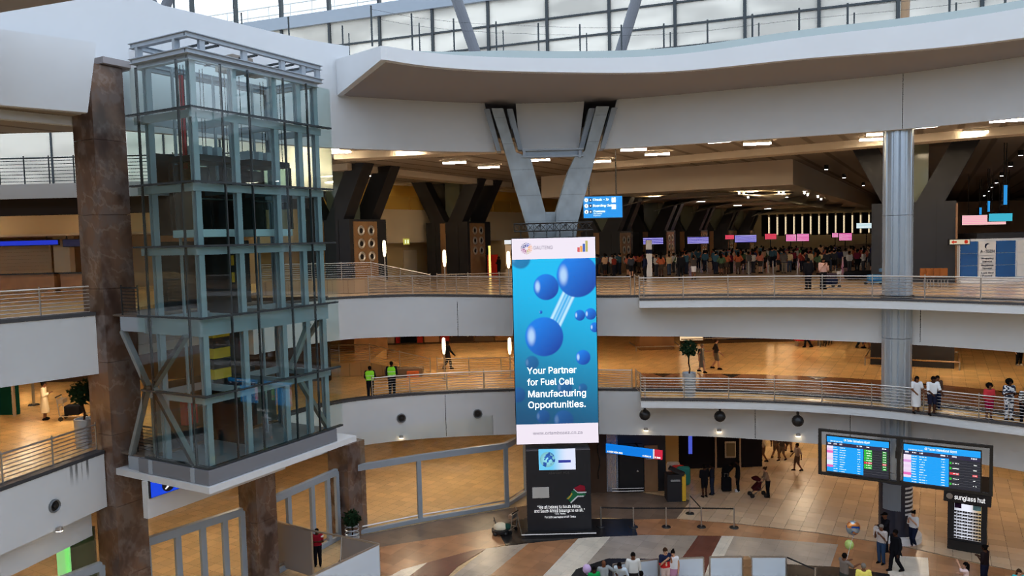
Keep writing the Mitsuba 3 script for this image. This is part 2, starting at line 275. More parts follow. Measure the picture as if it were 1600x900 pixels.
put(struct('ceiling', 'brown grey soffit of the near edge of the top level'), prism([(-15.6, 22.6), (-9.9, 20.6), (-5.5, 17.2), (-2.5, 12), (-10, 8), (-30, 8), (-30, 27)], 21.0, 21.4), SOFFIT)
# outer walls, mostly out of view, placed to keep skylight out of the halls
OUT = matte('far_wall', lin(150, 132, 108))
for nm, c, s in (('wall_far', [15, 150, 10], [160, .4, 20]), ('wall_right', [92, 70, 10], [.4, 170, 20]), ('wall_left', [-62, 70, 10], [.4, 170, 20]), ('wall_back', [15, -9, 10], [160, .4, 20])):
    put(struct(nm, f'mostly unseen outer wall keeping skylight out of the halls ({nm[5:]})'.replace('(', 'on the ').replace(')', ' side')), box(c, s), OUT)
# stone clad columns
def stone(x, y, z0, z1, w, label):
    k = struct('stone_column', label)
    n = max(1, int((z1 - z0) / 2.4)); h = (z1 - z0) / n
    for i in range(n):
        m = box([0, 0, h / 2 - .006], [w, w, h - .012]); m.apply_transform(trimesh.transformations.rotation_matrix(YAW, [0, 0, 1])); m.apply_translation([x, y, z0 + i * h])
        part(k, 'cladding_course', m, STONE)
stone(-14.3, 26.9, 0, 20.5, 1.18, 'tall brown marble column left of the glass lift')
put(struct('trim', 'brown grey soffit notch over the tall marble column'), box([-13.95, 27.15, 20.62], [1.25, 1.25, .22], YAW), SOFFIT)
stone(-10.85, 31.1, 0, 5.6, 1.05, 'brown marble column standing under the glass lift')
stone(-8.25, 36.3, 0, 4.6, 1.25, 'brown marble column right of the glass lift at ground level')
stone(-16.9, 22.6, 0, 4.6, 1.1, 'brown marble column at the lower left corner')
# round fluted column of the right side
def flutes(r=.62, n=14):
    th = np.linspace(0, 2 * math.pi, n * 6, endpoint=False); rr = r * (1 - .07 * (np.abs(np.sin(th * n / 2)) < .32)); return sg.Polygon(np.stack([rr * np.cos(th), rr * np.sin(th)], 1))
fc = atz(1411.5, 467.5, L2); FCX, FCY = fc[0] , fc[1] + .55
k = thing('fluted_column', 'round fluted metal clad column rising through all levels on the right', 'column')
SILV = mat('satin_metal', lin(176, 186, 196), .3, .55)
for i, (a, b) in enumerate(((0, 3.2), (3.2, 6.2), (6.2, 9.3), (9.3, 11.1), (11.1, 14.8), (14.8, 18.9))):
    part(k, 'shaft_drum', moved(prism(flutes(), a + .01, b - .01), frame([FCX, FCY, 0], [1, .3, 0], [-.3, 1, 0])), SILV, smooth=False)
part(k, 'base_ring', lathe([(0, 0), (.7, 0), (.7, .12), (.63, .16), (0, .16)], 32, [FCX, FCY, L2]), BLACKM)
# concrete V column with its steel recesses
yv = 36.9
def pxpoly(pts, y0, y1):
    P = [aty(x, y, y0) for x, y in pts]; g = sg.Polygon([(p[0], p[2]) for p in P]); m = trimesh.creation.extrude_polygon(g.buffer(0), y1 - y0, engine='earcut')
    return moved(m, np.array([[1, 0, 0, 0], [0, 0, -1, y1], [0, 1, 0, 0], [0, 0, 0, 1.0]]))
k = thing('concrete_column', 'V shaped raw concrete column carrying the overhang above the hanging screen', 'column')
part(k, 'leg', pxpoly([(768, 169), (786, 169), (806, 238), (829, 246), (852, 330), (853, 380), (830, 380), (824, 356), (801, 280), (792, 246)], yv, yv + 1.3), CONC)
part(k, 'leg', pxpoly([(932, 166), (952, 166), (931, 240), (926, 262), (903, 346), (899, 380), (869, 380), (869, 330), (888, 268), (898, 246), (914, 236)], yv, yv + 1.3), CONC)
part(k, 'base_web', pxpoly([(852, 331), (870, 331), (870, 380), (852, 380)], yv + .3, yv + 1.0), CONC)
for a, b in (((760, 170), (779, 236)), ((796, 170), (813, 234)), ((925, 169), (908, 232)), ((960, 168), (941, 232))):
    part(k, 'steel_flange', pxpoly([(a[0] - 4, a[1]), (a[0] + 5, a[1]), (b[0] + 4, b[1]), (b[0] - 3, b[1])], yv + .5, yv + 1.5), GREYSTEEL)
kb = part(k, 'tie_beam', cat([pxpoly([(816, 233.5), (912, 231), (912, 233.5), (816, 236)], yv - .1, yv + .3), pxpoly([(818, 236), (910, 233.5), (910, 241.5), (818, 244)], yv + .1, yv + .2), pxpoly([(816, 244), (912, 241.5), (912, 244), (816, 246.5)], yv - .1, yv + .3)]), GREYSTEEL)
for x in (819, 906): part(kb, 'stiffener', pxpoly([(x - 2, 235), (x + 2, 235), (x + 2, 246), (x - 2, 246)], yv - .12, yv + .3), GREYSTEEL)
# clerestory: mullions, bars, frosted and clear panes
def cw(px): 
    D = 327 * 45 / (327 + .0996 * (px - 800)); return np.array([(px - 800) / FPX * D, D])
wA, wB = cw(540), cw(1487); wd = (wB - wA) / np.linalg.norm(wB - wA); wn = np.array([-wd[1], wd[0]])
w0 = cw(608); sp_ = np.linalg.norm(cw(1060) - cw(608)) / 5
cl = struct('window_1', 'sloping clerestory of frosted panes and dark mullions above the terrace')
zb = [21.1, 23.1, 24.25, 25.4, 26.6, 28.1]
WM = frame([*w0, 0], [*wd, 0], [0, 0, 1])                             # local x along the wall, y up, z towards the atrium
for i in range(-9, 12):
    part(cl, 'mullion', moved(box([i * sp_, 27, 0], [.16, 12.5, .3]), WM), MULL)
for j, z in enumerate(zb[1:]):
    part(cl, 'glazing_bar', moved(box([sp_ * 1, z + (.3 if j == 4 else 0), .02], [sp_ * 21, .75 if j == 4 else .1, .5 if j == 4 else .2], 0), WM), MULL if j < 4 else GREYSTEEL)
pane = {}
for i in range(-9, 11):
    for j in range(6):
        a, b = (zb[j], zb[j + 1]) if j < 5 else (28.7, 33)
        m = FROST if j < 5 else CLEAR
        key = (b - a, m)
        if key not in pane: pane[key] = mikit.ply(box([0, 0, 0], [sp_ - .17, b - a - .1, .03]) if m == FROST else quadmesh([-sp_ / 2 + .08, -2.1, 0], [sp_ / 2 - .08, -2.1, 0], [sp_ / 2 - .08, 2.1, 0], [-sp_ / 2 + .08, 2.1, 0]), m)
        scene[uniq(cl + '__pane')] = {**pane[key], 'to_world': T(WM) @ T().translate([(i + .5) * sp_, (a + b) / 2, 0])}
out_rail = thing('outdoor_handrail', 'white tubular handrail outside beyond the clear upper panes of the clerestory', 'handrail')
for z in (30.3, 30.9): part(out_rail, 'rail', moved(rod([-9 * sp_, z, -3.5], [3 * sp_, z, -3.5], .04), WM), WHITE2)
for i in range(-18, 7): part(out_rail, 'post', moved(rod([i * sp_ * .5, 29, -3.5], [i * sp_ * .5, 30.9, -3.5], .03), WM), WHITE2)
# inclined roof struts
STRUTM = mat('strut_grey', lin(96, 98, 104), .5)
def strut(a, b, ya, yb, r, m, label):
    k = thing('roof_strut', label, 'strut'); p, q = aty(*a, ya), aty(*b, yb); d = p - q
    part(k, 'tube', rod(q, p + d * .8, r, 14), m); part(k, 'foot_bracket', box(q - [0, 0, .25], [.45, .3, .6]), MULL)
strut((714, 0), (746, 92), 34, 33.6, .24, STRUTM, 'grey steel strut leaning left above the V column')
strut((994, 0), (966, 92), 34, 33.6, .24, STRUTM, 'grey steel strut leaning right above the V column')
strut((1415, 0), (1413, 44), 32.5, 32.5, .17, mat('bronze_tube', lin(150, 120, 90), .4, .5), 'upright bronze roof strut at the top right')
strut((233, -8), (243, 16), 33, 33, .2, STRUTM, 'grey steel strut above the lift at the far left')
strut((266, -8), (255, 20), 33, 33, .2, STRUTM, 'bronze grey steel strut above the lift, right of its pair')
# terrace guard posts with wires
tg = thing('terrace_guardrail', 'thin wire guardrail along the top level terrace', 'railing')
tl = dense(offs(LIP, 1.0), 22); tl = np.vstack([dense(offs(left3, .8)[4:], 10), tl])
for i, p in enumerate(tl): part(tg, 'post', box([p[0], p[1], 22.3 + (1.2 if i < 10 else 0)], [.06, .06, 1.5]), MULL)
for z in (.3, .62):
    part(tg, 'wire', tube(np.column_stack([tl[10:], np.full(len(tl) - 10, 22.3 + z)]), .006, 4), MULL)
for p in tl[1::2]: part(tg, 'short_post', box([p[0] + .28, p[1] + .05, 22.1 + (1.2 if p[0] < -6.6 else 0)], [.045, .045, 1.2]), MULL)
# ---------------------------------------------------------------- the glass lift
LC = np.array([-9.865, 23.937])
def lp(u, b, z): q = LC + GU * u + GB * b; return np.array([q[0], q[1], z])
def lbox(u0, u1, b0, b1, z0, z1):
    c = lp((u0 + u1) / 2, (b0 + b1) / 2, (z0 + z1) / 2); return box(c, [u1 - u0, b1 - b0, z1 - z0], YAW)
LZ = [20.071, 18.572, 16.248, 14.21, 11.898, 9.366, 7.049]
LU = [0, 1.23, 2.361, 3.939, 5.075, 6.306]; LB = [0, .613, 2.623, 3.25]
lift = thing('lift_shaft', 'glass panoramic lift tower with grey steel frame beside the tall marble column', 'lift tower')
for z1, z0 in zip(LZ, LZ[1:]):
    for a, b in zip(LU, LU[1:]):
        part(lift, 'glass_pane', trimesh.Trimesh([lp(a + .02, 0, z0 + .03), lp(b - .02, 0, z0 + .03), lp(b - .02, 0, z1 - .03), lp(a + .02, 0, z1 - .03)], [[0, 1, 2], [0, 2, 3]], process=False), GLASS)
    for a, b in zip(LB, LB[1:]):
        part(lift, 'glass_pane', trimesh.Trimesh([lp(0, a + .02, z0 + .03), lp(0, b - .02, z0 + .03), lp(0, b - .02, z1 - .03), lp(0, a + .02, z1 - .03)], [[0, 1, 2], [0, 2, 3]], process=False), GLASS)
for a in LU[1:-1]: part(lift, 'mullion', lbox(a - .022, a + .022, .0, .08, LZ[-1], LZ[0]), MULL)
for b in LB[1:-1]: part(lift, 'mullion', lbox(.0, .08, b - .022, b + .022, LZ[-1], LZ[0]), MULL)
for z in LZ[1:]:
    part(lift, 'transom', lbox(0, 6.306, .0, .16, z - .03, z + .03), MULL); part(lift, 'transom', lbox(.0, .16, 0.16, 3.25, z - .03, z + .03), MULL)
COLS = [(.34, .34), (1.95, .34), (3.72, .34), (4.88, .34), (5.75, .34), (.34, 2.5), (2.2, 2.75), (3.95, 2.75), (5.75, 2.75)]
for u, b in COLS:
    part(lift, 'steel_column', cat([lbox(u - .1, u + .1, b - .1, b - .08, 6.6, 20.1), lbox(u - .1, u + .1, b + .08, b + .1, 6.6, 20.1), lbox(u - .012, u + .012, b - .08, b + .08, 6.6, 20.1)]), GREYSTEEL)
for i, z in enumerate(LZ[1:6]):
    h = .58 if i == 3 else .26
    part(lift, 'floor_beam', lbox(.12, 5.95, .22, .3, z - h - .03, z - .04), GREYSTEEL)
    part(lift, 'floor_beam', lbox(.2, .28, .3, 3.1 if i != 3 else 3.2, z - h - .03, z - .04), GREYSTEEL)
    part(lift, 'floor_beam', lbox(.12, 5.95, 2.7, 2.78, z - .3, z - .04), GREYSTEEL)
    for u in (2.07, 3.85, 5.75): part(lift, 'cross_beam', lbox(u - .05, u + .05, .3, 2.7, z - .3, z - .06), GREYSTEEL)
# cornice frames of C sections
for z, o in ((20.72, .02), (20.22, 0.0), (20.06, .12)):
    for nm, u0, u1, b0, b1 in (('c', o, 5.9 - o, o, o + .14), ('c', o, 5.9 - o, 2.75 - o, 2.89 - o), ('c', o, o + .14, o + .14, 2.75 - o), ('c', 5.76 - o, 5.9 - o, o + .14, 2.75 - o)):
        wide = (u1 - u0) > (b1 - b0); s = 1 if nm == 'c' else 1; m = []
        m += [lbox(u0 - .05, u1 + .05, b0 - .05, b1, z + .12, z + .145), lbox(u0, u1, b0 + .02 if wide else b0, b1 - .05 if wide else b1, z, z + .12), lbox(u0 - .03, u1 + .03, b0 - .03, b1, z - .02, z)]
        part(lift, 'cornice_channel', cat(m), GREYSTEEL)
for u, b in ((.6, .1), (.1, .65), (2.3, .1), (4.0, .1), (5.0, .1), (5.75, .1), (.1, 2.5), (2.3, 2.8), (5.75, 2.6)):
    part(lift, 'cornice_stub', lbox(u - .1, u + .1, b - .06, b + .06, 20.34, 20.74), GREYSTEEL)
for u in (.9, 1.3, 2.9, 4.2, 4.6, 5.2): part(lift, 'roof_purlin', lbox(u - .04, u + .04, .14, 2.8, 20.66, 20.72), MULL)
part(lift, 'winch_housing', cat([lbox(2.6, 3.5, 1.0, 1.9, 20.3, 20.8), lbox(3.7, 4.2, 1.1, 1.7, 20.3, 20.7)]), matte('winch_grey', lin(150, 140, 130)))
# base channel and slab
part(lift, 'base_channel', lbox(-.04, 5.9, -.02, 3.55, 6.52, 7.0), mat('base_steel', lin(112, 114, 120), .5))
for b in (.75, 2.9): part(lift, 'channel_stiffener', lbox(-.06, 0, b - .1, b + .1, 6.52, 7.0), GREYSTEEL)
put(struct('trim', 'white slab edge under the glass lift'), lbox(-.12, 6.9, -.12, 5.3, 6.28, 6.5), WHITE)
put(struct('trim', 'white bulkhead behind the airplane sign under the lift'), lbox(-.2, 6, 2.95, 3.2, 5.0, 6.28), WHITE)
# decks that join the lift to the left wing, with bracing
for z, nm in ((L2L, 'upper'), (L1L, 'middle')):
    dk = struct('floor', f'steel deck between the lift and the left wing on the {nm} level')
    part(dk, 'plate', lbox(.1, 5.9, 3.0, 5.6, z - .06, z), DARKC); part(dk, 'edge_beam', lbox(.05, .13, 2.9, 4.25, z - .55, z - .06), GREYSTEEL); part(dk, 'rear_beam', lbox(.05, 6, 5.3, 5.4, z - .5, z - .06), GREYSTEEL)
br = [((.1, 4.2, L2L - .55), (.1, 3.0, 9.5)), ((.1, .9, L2L - .6), (.1, 2.7, 9.5)), ((.1, 3.0, 9.5), (.1, 4.1, L1L)), ((.1, 2.7, 9.5), (.1, .75, L1L)), ((5.8, .5, L2L - .6), (5.8, 2.2, 9.4)), ((5.0, .34, 11.2), (4.0, .34, 9.6)), ((4.3, .34, 9.3), (5.75, .34, 7.1))]
for p, q in br: part(lift, 'diagonal_brace', bar(lp(*p), lp(*q), .2, .14), mat('brace_steel', lin(120, 126, 126), .5) if 'mat_brace_steel' not in scene else 'mat_brace_steel')
for u in (1.1, 1.85, 2.75, 3.4, 4.5, 5.3): 
    part(lift, 'guide_rail', lbox(u - .035, u + .035, 2.2, 2.28, 6.9, 20.2), GREYSTEEL)
    for dz in (0, .02): part(lift, 'hoist_cable', rod(lp(u - .12, 1.5 + dz * 8, 17), lp(u - .12, 1.5 + dz * 8, 20.2), .012, 5), BLACKM)
part(lift, 'red_conduit', lbox(1.02, 1.12, 1.7, 1.8, 16.8, 19.9), mat('red_paint', lin(170, 40, 50), .5))
TINT = 'mat_dark_car_glass'; scene[TINT] = {'type': 'thindielectric', 'specular_transmittance': {'type': 'rgb', 'value': [.28, .42, .42]}}
DOORM = mat('dark_door', lin(34, 44, 48), .25, .3)
for (u0, u1), nm in (((.75, 2.35), 'near the front corner'), ((2.95, 4.75), 'further from the front corner')):
    k = thing('lift_car', f'dark glazed lift car inside the tower, {nm}', 'lift car', 'lift cars in the glass tower'); z = 14.75
    part(k, 'floor_pan', lbox(u0, u1, .7, 2.15, z - .25, z), matte('car_white', lin(190, 205, 210))); part(k, 'roof_pan', lbox(u0, u1, .7, 2.15, z + 2.25, z + 2.45), DOORM)
    for a in (u0, u1): part(k, 'corner_post', cat([lbox(a - .04, a + .04, .68, .76, z, z + 2.25), lbox(a - .04, a + .04, 2.1, 2.18, z, z + 2.25)]), DOORM)
    part(k, 'window', trimesh.Trimesh([lp(u0, .7, z), lp(u1, .7, z), lp(u1, .7, z + 2.25), lp(u0, .7, z + 2.25)], [[0, 1, 2], [0, 2, 3]], process=False), TINT)
    part(k, 'window', trimesh.Trimesh([lp(u0, .7, z), lp(u0, 2.1, z), lp(u0, 2.1, z + 2.25), lp(u0, .7, z + 2.25)], [[0, 1, 2], [0, 2, 3]], process=False), TINT)
    part(k, 'door', lbox(u0 + .1, u1 - .1, 2.05, 2.1, z, z + 2.2), DOORM); part(k, 'handrail', rod(lp(u0 + .1, .8, z + 1), lp(u1 - .1, .8, z + 1), .025), STEEL)
    for i in range(3): part(k, 'roof_gear', lbox(u0 + .3 + .4 * i, u0 + .5 + .4 * i, 1.1, 1.6, z + 2.45, z + 2.8), GREYSTEEL)
k = thing('counterweight', 'stack of yellow and black lift counterweights behind the glass', 'counterweight')
YEL = mat('yellow_paint', lin(214, 168, 40), .5)
for i in range(6): part(k, 'weight', lbox(1.45, 2.15, 1.3, 1.6, 9.6 + i * .36, 9.95 + i * .36), YEL if i % 2 == 0 else BLACK)
for z in (12.9, 13.5): part(k, 'marker', lbox(2.45, 2.6, 1.3, 1.4, z, z + .35), YEL)
one('red_box', 'red wall box on the rear side of the lift at the middle level', 'box', lbox(1.0, 1.5, 2.35, 2.6, 8.0, 8.9), 'mat_red_paint')
for z in (L1, L2):                                                    # landing doors at the back of the shaft
    for u0 in (.8, 3.1):
        part(lift, 'landing_door', lbox(u0, u0 + 1.6, 3.0, 3.08, z + .9, z + 3.3), DOORM)
for z0, z1 in ((14.6, 17.4),):
    for u0 in (.7, 3.0): part(lift, 'rear_panel', lbox(u0, u0 + 1.8, 3.0, 3.08, z0, z1), DOORM)
part(lift, 'side_panel', lbox(2.5, 2.56, .9, 2.9, 7.1, 16.5), DOORM)
part(lift, 'rear_wall', lbox(.3, 5.8, 3.1, 3.2, 7.1, 9.2), mat('shaft_panel', lin(92, 96, 92), .5))
# ---------------------------------------------------------------- railings
def railing(name, label, pts, zf, step=2.0, h=1.1, wires=7, m=STEEL, end=True, zl=None, pr=.026):
    """posts, handrail and horizontal bars along a plan polyline; zf a floor height or one per point"""
    p = np.asarray(pts, float); z = np.broadcast_to(zf, (len(p),)).astype(float)
    k = thing(name, label, 'railing'); t = np.r_[0, np.cumsum(np.linalg.norm(np.diff(p[:, :2], axis=0), axis=1))]
    n = max(1, round(t[-1] / step))
    for s in np.linspace(0, t[-1], n + 1):
        q = np.array([np.interp(s, t, p[:, 0]), np.interp(s, t, p[:, 1]), np.interp(s, t, z)]); part(k, 'post', rod(q, q + [0, 0, h + .03], pr, 8), m)
    P = np.column_stack([p[:, :2], z])
    part(k, 'top_rail', tube(P + [0, 0, h - .06], .032, 7), m)
    for i in range(wires): part(k, 'bar', tube(P + [0, 0, .12 + i * (h - .3) / max(1, wires - 1)], .014, 5), m)
    return k
def sub(p, a, b): return p[(p[:, 0] >= a) & (p[:, 0] <= b)]
r2 = sub(offs(SM, .15), -7.6, 6.3); railing('balcony_railing', 'steel railing along the curved upper level edge behind the hanging screen', r2, zline(r2, [(-9, 11.44), (-5, 11.36), (0, 11.15), (5, 11.06)]), 2.1)
r1 = sub(offs(SM, .15), -7.4, 6.3); railing('balcony_railing', 'steel railing along the curved middle level edge where two guards stand', r1, L1 + .03, 2.0)
for z, nm in ((L2, 'upper'), (L1, 'middle')):
    rb = offs(BAL, .18); railing('balcony_railing', f'steel railing on the projecting {nm} level balcony at the right', rb, z + .02, 2.05)
    railing('balcony_railing', f'short return railing at the end of the {nm} level balcony', dense(np.array([[6.25, 38.6], [6.35, 36.5]]), 4), z + .02, 1.0)
railing('balcony_railing', 'steel railing of the left wing on the upper level', dense(offs(EL2, .3)[:, :2], 12), L2L, 1.75, 1.05)
railing('balcony_railing', 'steel railing of the left wing on the middle level', dense(offs(EL1, .3)[:, :2], 12), L1L, 1.75, 1.05)
railing('deck_railing', 'short steel railing between marble column and lift on the upper level', [lp(.12, 4.2, 0)[:2], lp(.12, 3.3, 0)[:2]], L2L, 1, 1.0, m=BLACKM)
railing('deck_railing', 'short steel railing between marble column and lift on the middle level', [lp(.4, 4.2, 0)[:2], lp(.4, 3.2, 0)[:2]], L1L, 1, 1.0, m=BLACKM)
# raised part and ramp behind the ring railing, on both levels
for z, yo, nm in ((L2 + .02, 46.5, 'upper'), (L1 + .02, 45.0, 'middle')):
    a, b, c = (np.array([-16.0, yo + .5]), np.array([-8.6, yo]), np.array([-5.9, yo - .8]))
    put(struct('floor', f'raised landing and ramp on the {nm} level left of the screen'), cat([prism([(-16, yo), (-8.6, yo - .2), (-8.6, yo + 6), (-16, yo + 6)], z, z + .8),
        trimesh.Trimesh([[-8.6, yo - .2, z], [-8.6, yo + 2, z], [-8.6, yo - .2, z + .8], [-8.6, yo + 2, z + .8], [-4.8, yo - .9, z], [-4.8, yo + 1.2, z]], [[0, 4, 2], [1, 3, 5], [2, 4, 5], [2, 5, 3], [0, 1, 5], [0, 5, 4], [0, 2, 3], [0, 3, 1]], process=False)]), F2 if z > 8 else F1)
    railing('ramp_railing', f'railing along the raised landing on the {nm} level', dense(np.array([a, b]), 4), z + .8, 1.9)
    railing('ramp_railing', f'sloping ramp railing on the {nm} level left of the screen', dense(np.array([b, [-4.9, yo - .9]]), 5), np.linspace(z + .8, z, 5), 1.9)
    railing('ramp_railing', f'low inner railing behind the screen on the {nm} level', dense(np.array([[-4.5, yo - .9], [3.0, yo - 1.5]]), 5), z, 2.0)
# lamp posts by the ring railing
LAMPE = glow((1.0, .78, .46), 3.2, .15)
for px, pt, z, yy, ds in ((600, 375, L2, 44.8, 'by the ramp on the upper level'), (694, 390, L2, 43.5, 'before the second black pier'), (794, 392, L2, 43.0, 'beside the hanging screen on the upper level'), (693, 527, L1, 43.3, 'beside the middle level backpack wearer'), (796, 527, L1, 43.0, 'beside the hanging screen on the middle level')):
    top = aty(px, pt, yy); k = thing('lamp_post', f'slim steel lamp post with a glowing tube {ds}', 'lamp')
    zt = min(top[2], z + 3.35)
    part(k, 'pole', rod([top[0], yy, z], [top[0], yy, zt - 1.0], .04), STEEL); part(k, 'foot', lathe([(0, 0), (.16, 0), (.16, .04), (0, .04)], 12, [top[0], yy, z]), STEEL)
    part(k, 'lamp_tube', lathe([(0, 0), (.07, .05), (.105, .3), (.105, .75), (.08, .95), (0, 1.0)], 10, [top[0], yy, zt - 1.0]), LAMPOFF, emitter=LAMPE)
# ---------------------------------------------------------------- the hanging LED screen
YB = 36.0
c00, c10, c11, c01 = aty(806.8, 695, YB), aty(935, 691, YB), aty(930, 370.5, YB), aty(800, 373, YB)
sx0, sx1, sz0, sz1 = (c00[0] + c01[0]) / 2, (c10[0] + c11[0]) / 2, (c00[2] + c10[2]) / 2, (c01[2] + c11[2]) / 2
SW, SH = sx1 - sx0, sz1 - sz0
BUB = [(.78, .815, .255, 0), (.40, .765, .155, 0), (.365, .525, .235, 0), (.10, .905, .13, 1), (.93, .63, .07, 0), (.80, .625, .065, 0), (.83, .42, .09, 0), (.82, .27, .06, 1), (.60, .275, .10, 1), (.58, .115, .13, 1), (.33, .135, .09, 1), (.03, .245, .10, 1), (.21, .40, .09, 1), (.33, .645, .02, 0), (.98, .565, .06, 0)]
AR = 2.43
def led(p, n, uv):
    u, v = uv.x, uv.y
    pic = mix(mi.Color3f(.004, .07, .17), mi.Color3f(.0, .50, .88), smoothstep(.02, .85, v + .12 * (u - .5)))
    x, y = u, v * AR
    seg = dr.abs((x - .60) * .43 * 2.2 + 0 * y)
    # stick between the two large atoms
    ax, ay, bx, by = .68, .735 * AR, .47, .565 * AR
    t = dr.clip(((x - ax) * (bx - ax) + (y - ay) * (by - ay)) / ((bx - ax) ** 2 + (by - ay) ** 2), 0, 1)
    ds = dr.sqrt(dr.square(x - ax - t * (bx - ax)) + dr.square(y - ay - t * (by - ay)))
    pic = dr.select(ds < .085, mix(mi.Color3f(.03, .42, .85), mi.Color3f(.55, .85, 1.0), smoothstep(.03, .0, dr.abs(ds - .06)) + .5 * smoothstep(.02, .0, dr.abs(ds - .02))), pic)
    for cx, cy, r, far in BUB:
        dx, dy = (x - cx) / r, (y - cy * AR) / r
        d = dr.sqrt(dx * dx + dy * dy); sh = dr.clip(.62 - .45 * dx * .8 + .38 * dy, 0, 1)
        lo, hi = (mi.Color3f(.0, .03, .17), mi.Color3f(.01, .10, .36)) if far else (mi.Color3f(.0, .03, .30), mi.Color3f(.0, .20, .80))
        b = mix(lo, hi, sh)
        hl = smoothstep(.42, .10, dr.sqrt(dr.square(dx + .66) * 2.2 + dr.square(dy - .05) * .5)) * (1 if far == 0 else .25)
        b = mix(b, mi.Color3f(.55, .78, 1.0), hl * .8)
        pic = mix(pic, b, smoothstep(1.02, .94 if not far else .8, d) * (1 if not far else .7))
    white = (v > .9) | (v < .098)
    return dr.select(white, mi.Color3f(.88, .80, .90), pic) * 1.0
k = thing('led_screen', 'tall hanging LED advertising screen with blue molecules and white text', 'screen')
quad = trimesh.Trimesh([[sx0, YB, sz0], [sx1, YB, sz0], [sx1, YB, sz1], [sx0, YB, sz1]], [[0, 1, 2], [0, 2, 3]], process=False)
part(k, 'display', quad, BLACK, uv=UVQ, emitter=gtex(led, .5))
part(k, 'housing', box([(sx0 + sx1) / 2, YB + .16, (sz0 + sz1) / 2], [SW + .06, .28, SH + .06]), BLACKM)
FACE = lambda x, z, y: np.array([[1, 0, 0, x], [0, 0, -1, y], [0, 1, 0, z], [0, 0, 0, 1.0]])
def text(parent, s, x, z, y, h, m, width=None, bold=False, em=None, name='lettering', M=None):
    t = meshkit.text_mesh(s, h, .012, bold)
    if width: t.apply_scale([width / t.extents[0], 1, 1])
    t.apply_transform(FACE(x, z, y) if M is None else M)
    return part(parent, name, t, m, **({'emitter': em} if em else {}))
TW = glow((1, 1, 1), 1.05, .02); INK = matte('screen_ink', lin(92, 88, 100))
DIMINK = glow((.17, .15, .2), .9, .01)
for s, v, w in (('Your Partner', .346, .60), ('for Fuel Cell', .29, .565), ('Manufacturing', .232, .705), ('Opportunities.', .178, .70)):
    text(k, s, sx0 + .145 * SW, sz0 + v * SH, YB - .004, .038 * SW * 2.05, WHITE2, w * SW, True, TW)
text(k, 'www.ortambosez.co.za', sx0 + .20 * SW, sz0 + .046 * SH, YB - .004, .15, INK, .6 * SW, False, DIMINK)
text(k, 'GAUTENG', sx0 + .255 * SW, sz0 + .947 * SH, YB - .004, .16, INK, .23 * SW, False, DIMINK)
emb = {'navy': (.02, .04, .2), 'blue': (.05, .12, .5), 'orange': (.9, .38, .08), 'gold': (.5, .45, .12), 'plum': (.35, .05, .2), 'red': (.7, .1, .1)}
for i, cn in enumerate(('blue', 'orange', 'orange', 'gold', 'plum', 'plum', 'navy', 'navy')):
    a = math.radians(67 - 45 * i); c = np.array([sx0 + .175 * SW, sz0 + .953 * SH]); d = np.array([math.cos(a), math.sin(a)]); nn = np.array([-d[1], d[0]])
    b0, tip1, tip2 = c + d * .07, c + d * .27 + nn * .09, c + d * .27 - nn * .09
    mk = sg.Polygon([b0, tip1, tip1 - d * .05 + nn * -.02, b0 + d * .07, tip2 - d * .05 + nn * .02, tip2]).buffer(.008)
    ms = prism(mk, 0, .01); ms = cat([ms, prism(sg.Point(*(c + d * .24)).buffer(.028), 0, .01)]); ms.apply_transform(np.array([[1, 0, 0, 0], [0, 0, -1, YB - .004], [0, 1, 0, 0], [0, 0, 0, 1.0]]))
    part(k, 'emblem_petal', ms, BLACK, emitter=glow(emb[cn], 1, .01))
for i, (cn, h) in enumerate((('red', .22), ('orange', .28), ('blue', .38), ('gold', .52))):
    part(k, 'logo_bar', box([sx0 + (.80 + .032 * i) * SW, YB - .006, sz0 + .93 * SH + h / 2], [.11, .01, h]), BLACK, emitter=glow(emb[cn], 1, .01))
tr = thing('lighting_truss', 'black lattice truss carrying the hanging LED screen', 'truss')
ta, tb = aty(803, 350, YB), aty(926, 347, YB); zt, zb_ = (ta[2] + tb[2]) / 2, (ta[2] + tb[2]) / 2 - .36
for z in (zt, zb_):
    for y in (YB - .05, YB + .3): part(tr, 'chord', rod([ta[0], y, z], [tb[0], y, z], .03, 8), BLACKM)
nx = 12; xs = np.linspace(ta[0], tb[0], nx + 1)
for i in range(nx):
    for y, a in ((YB - .05, i % 2), (YB + .3, 1 - i % 2)): part(tr, 'lattice', rod([xs[i], y, zt if a else zb_], [xs[i + 1], y, zb_ if a else zt], .014, 5), BLACKM)
    part(tr, 'upright', rod([xs[i], YB - .05, zb_], [xs[i], YB - .05, zt], .014, 5), BLACKM)
for x in xs[1::2]: part(tr, 'hanger', rod([x, YB + .1, zb_], [x, YB + .1, sz1], .02, 6), BLACKM)
for x in (xs[4], xs[-5]): part(tr, 'wall_bracket', bar([x, YB + .3, zt - .1], [x, YB + 1.0, zt - .1], .08), BLACKM)
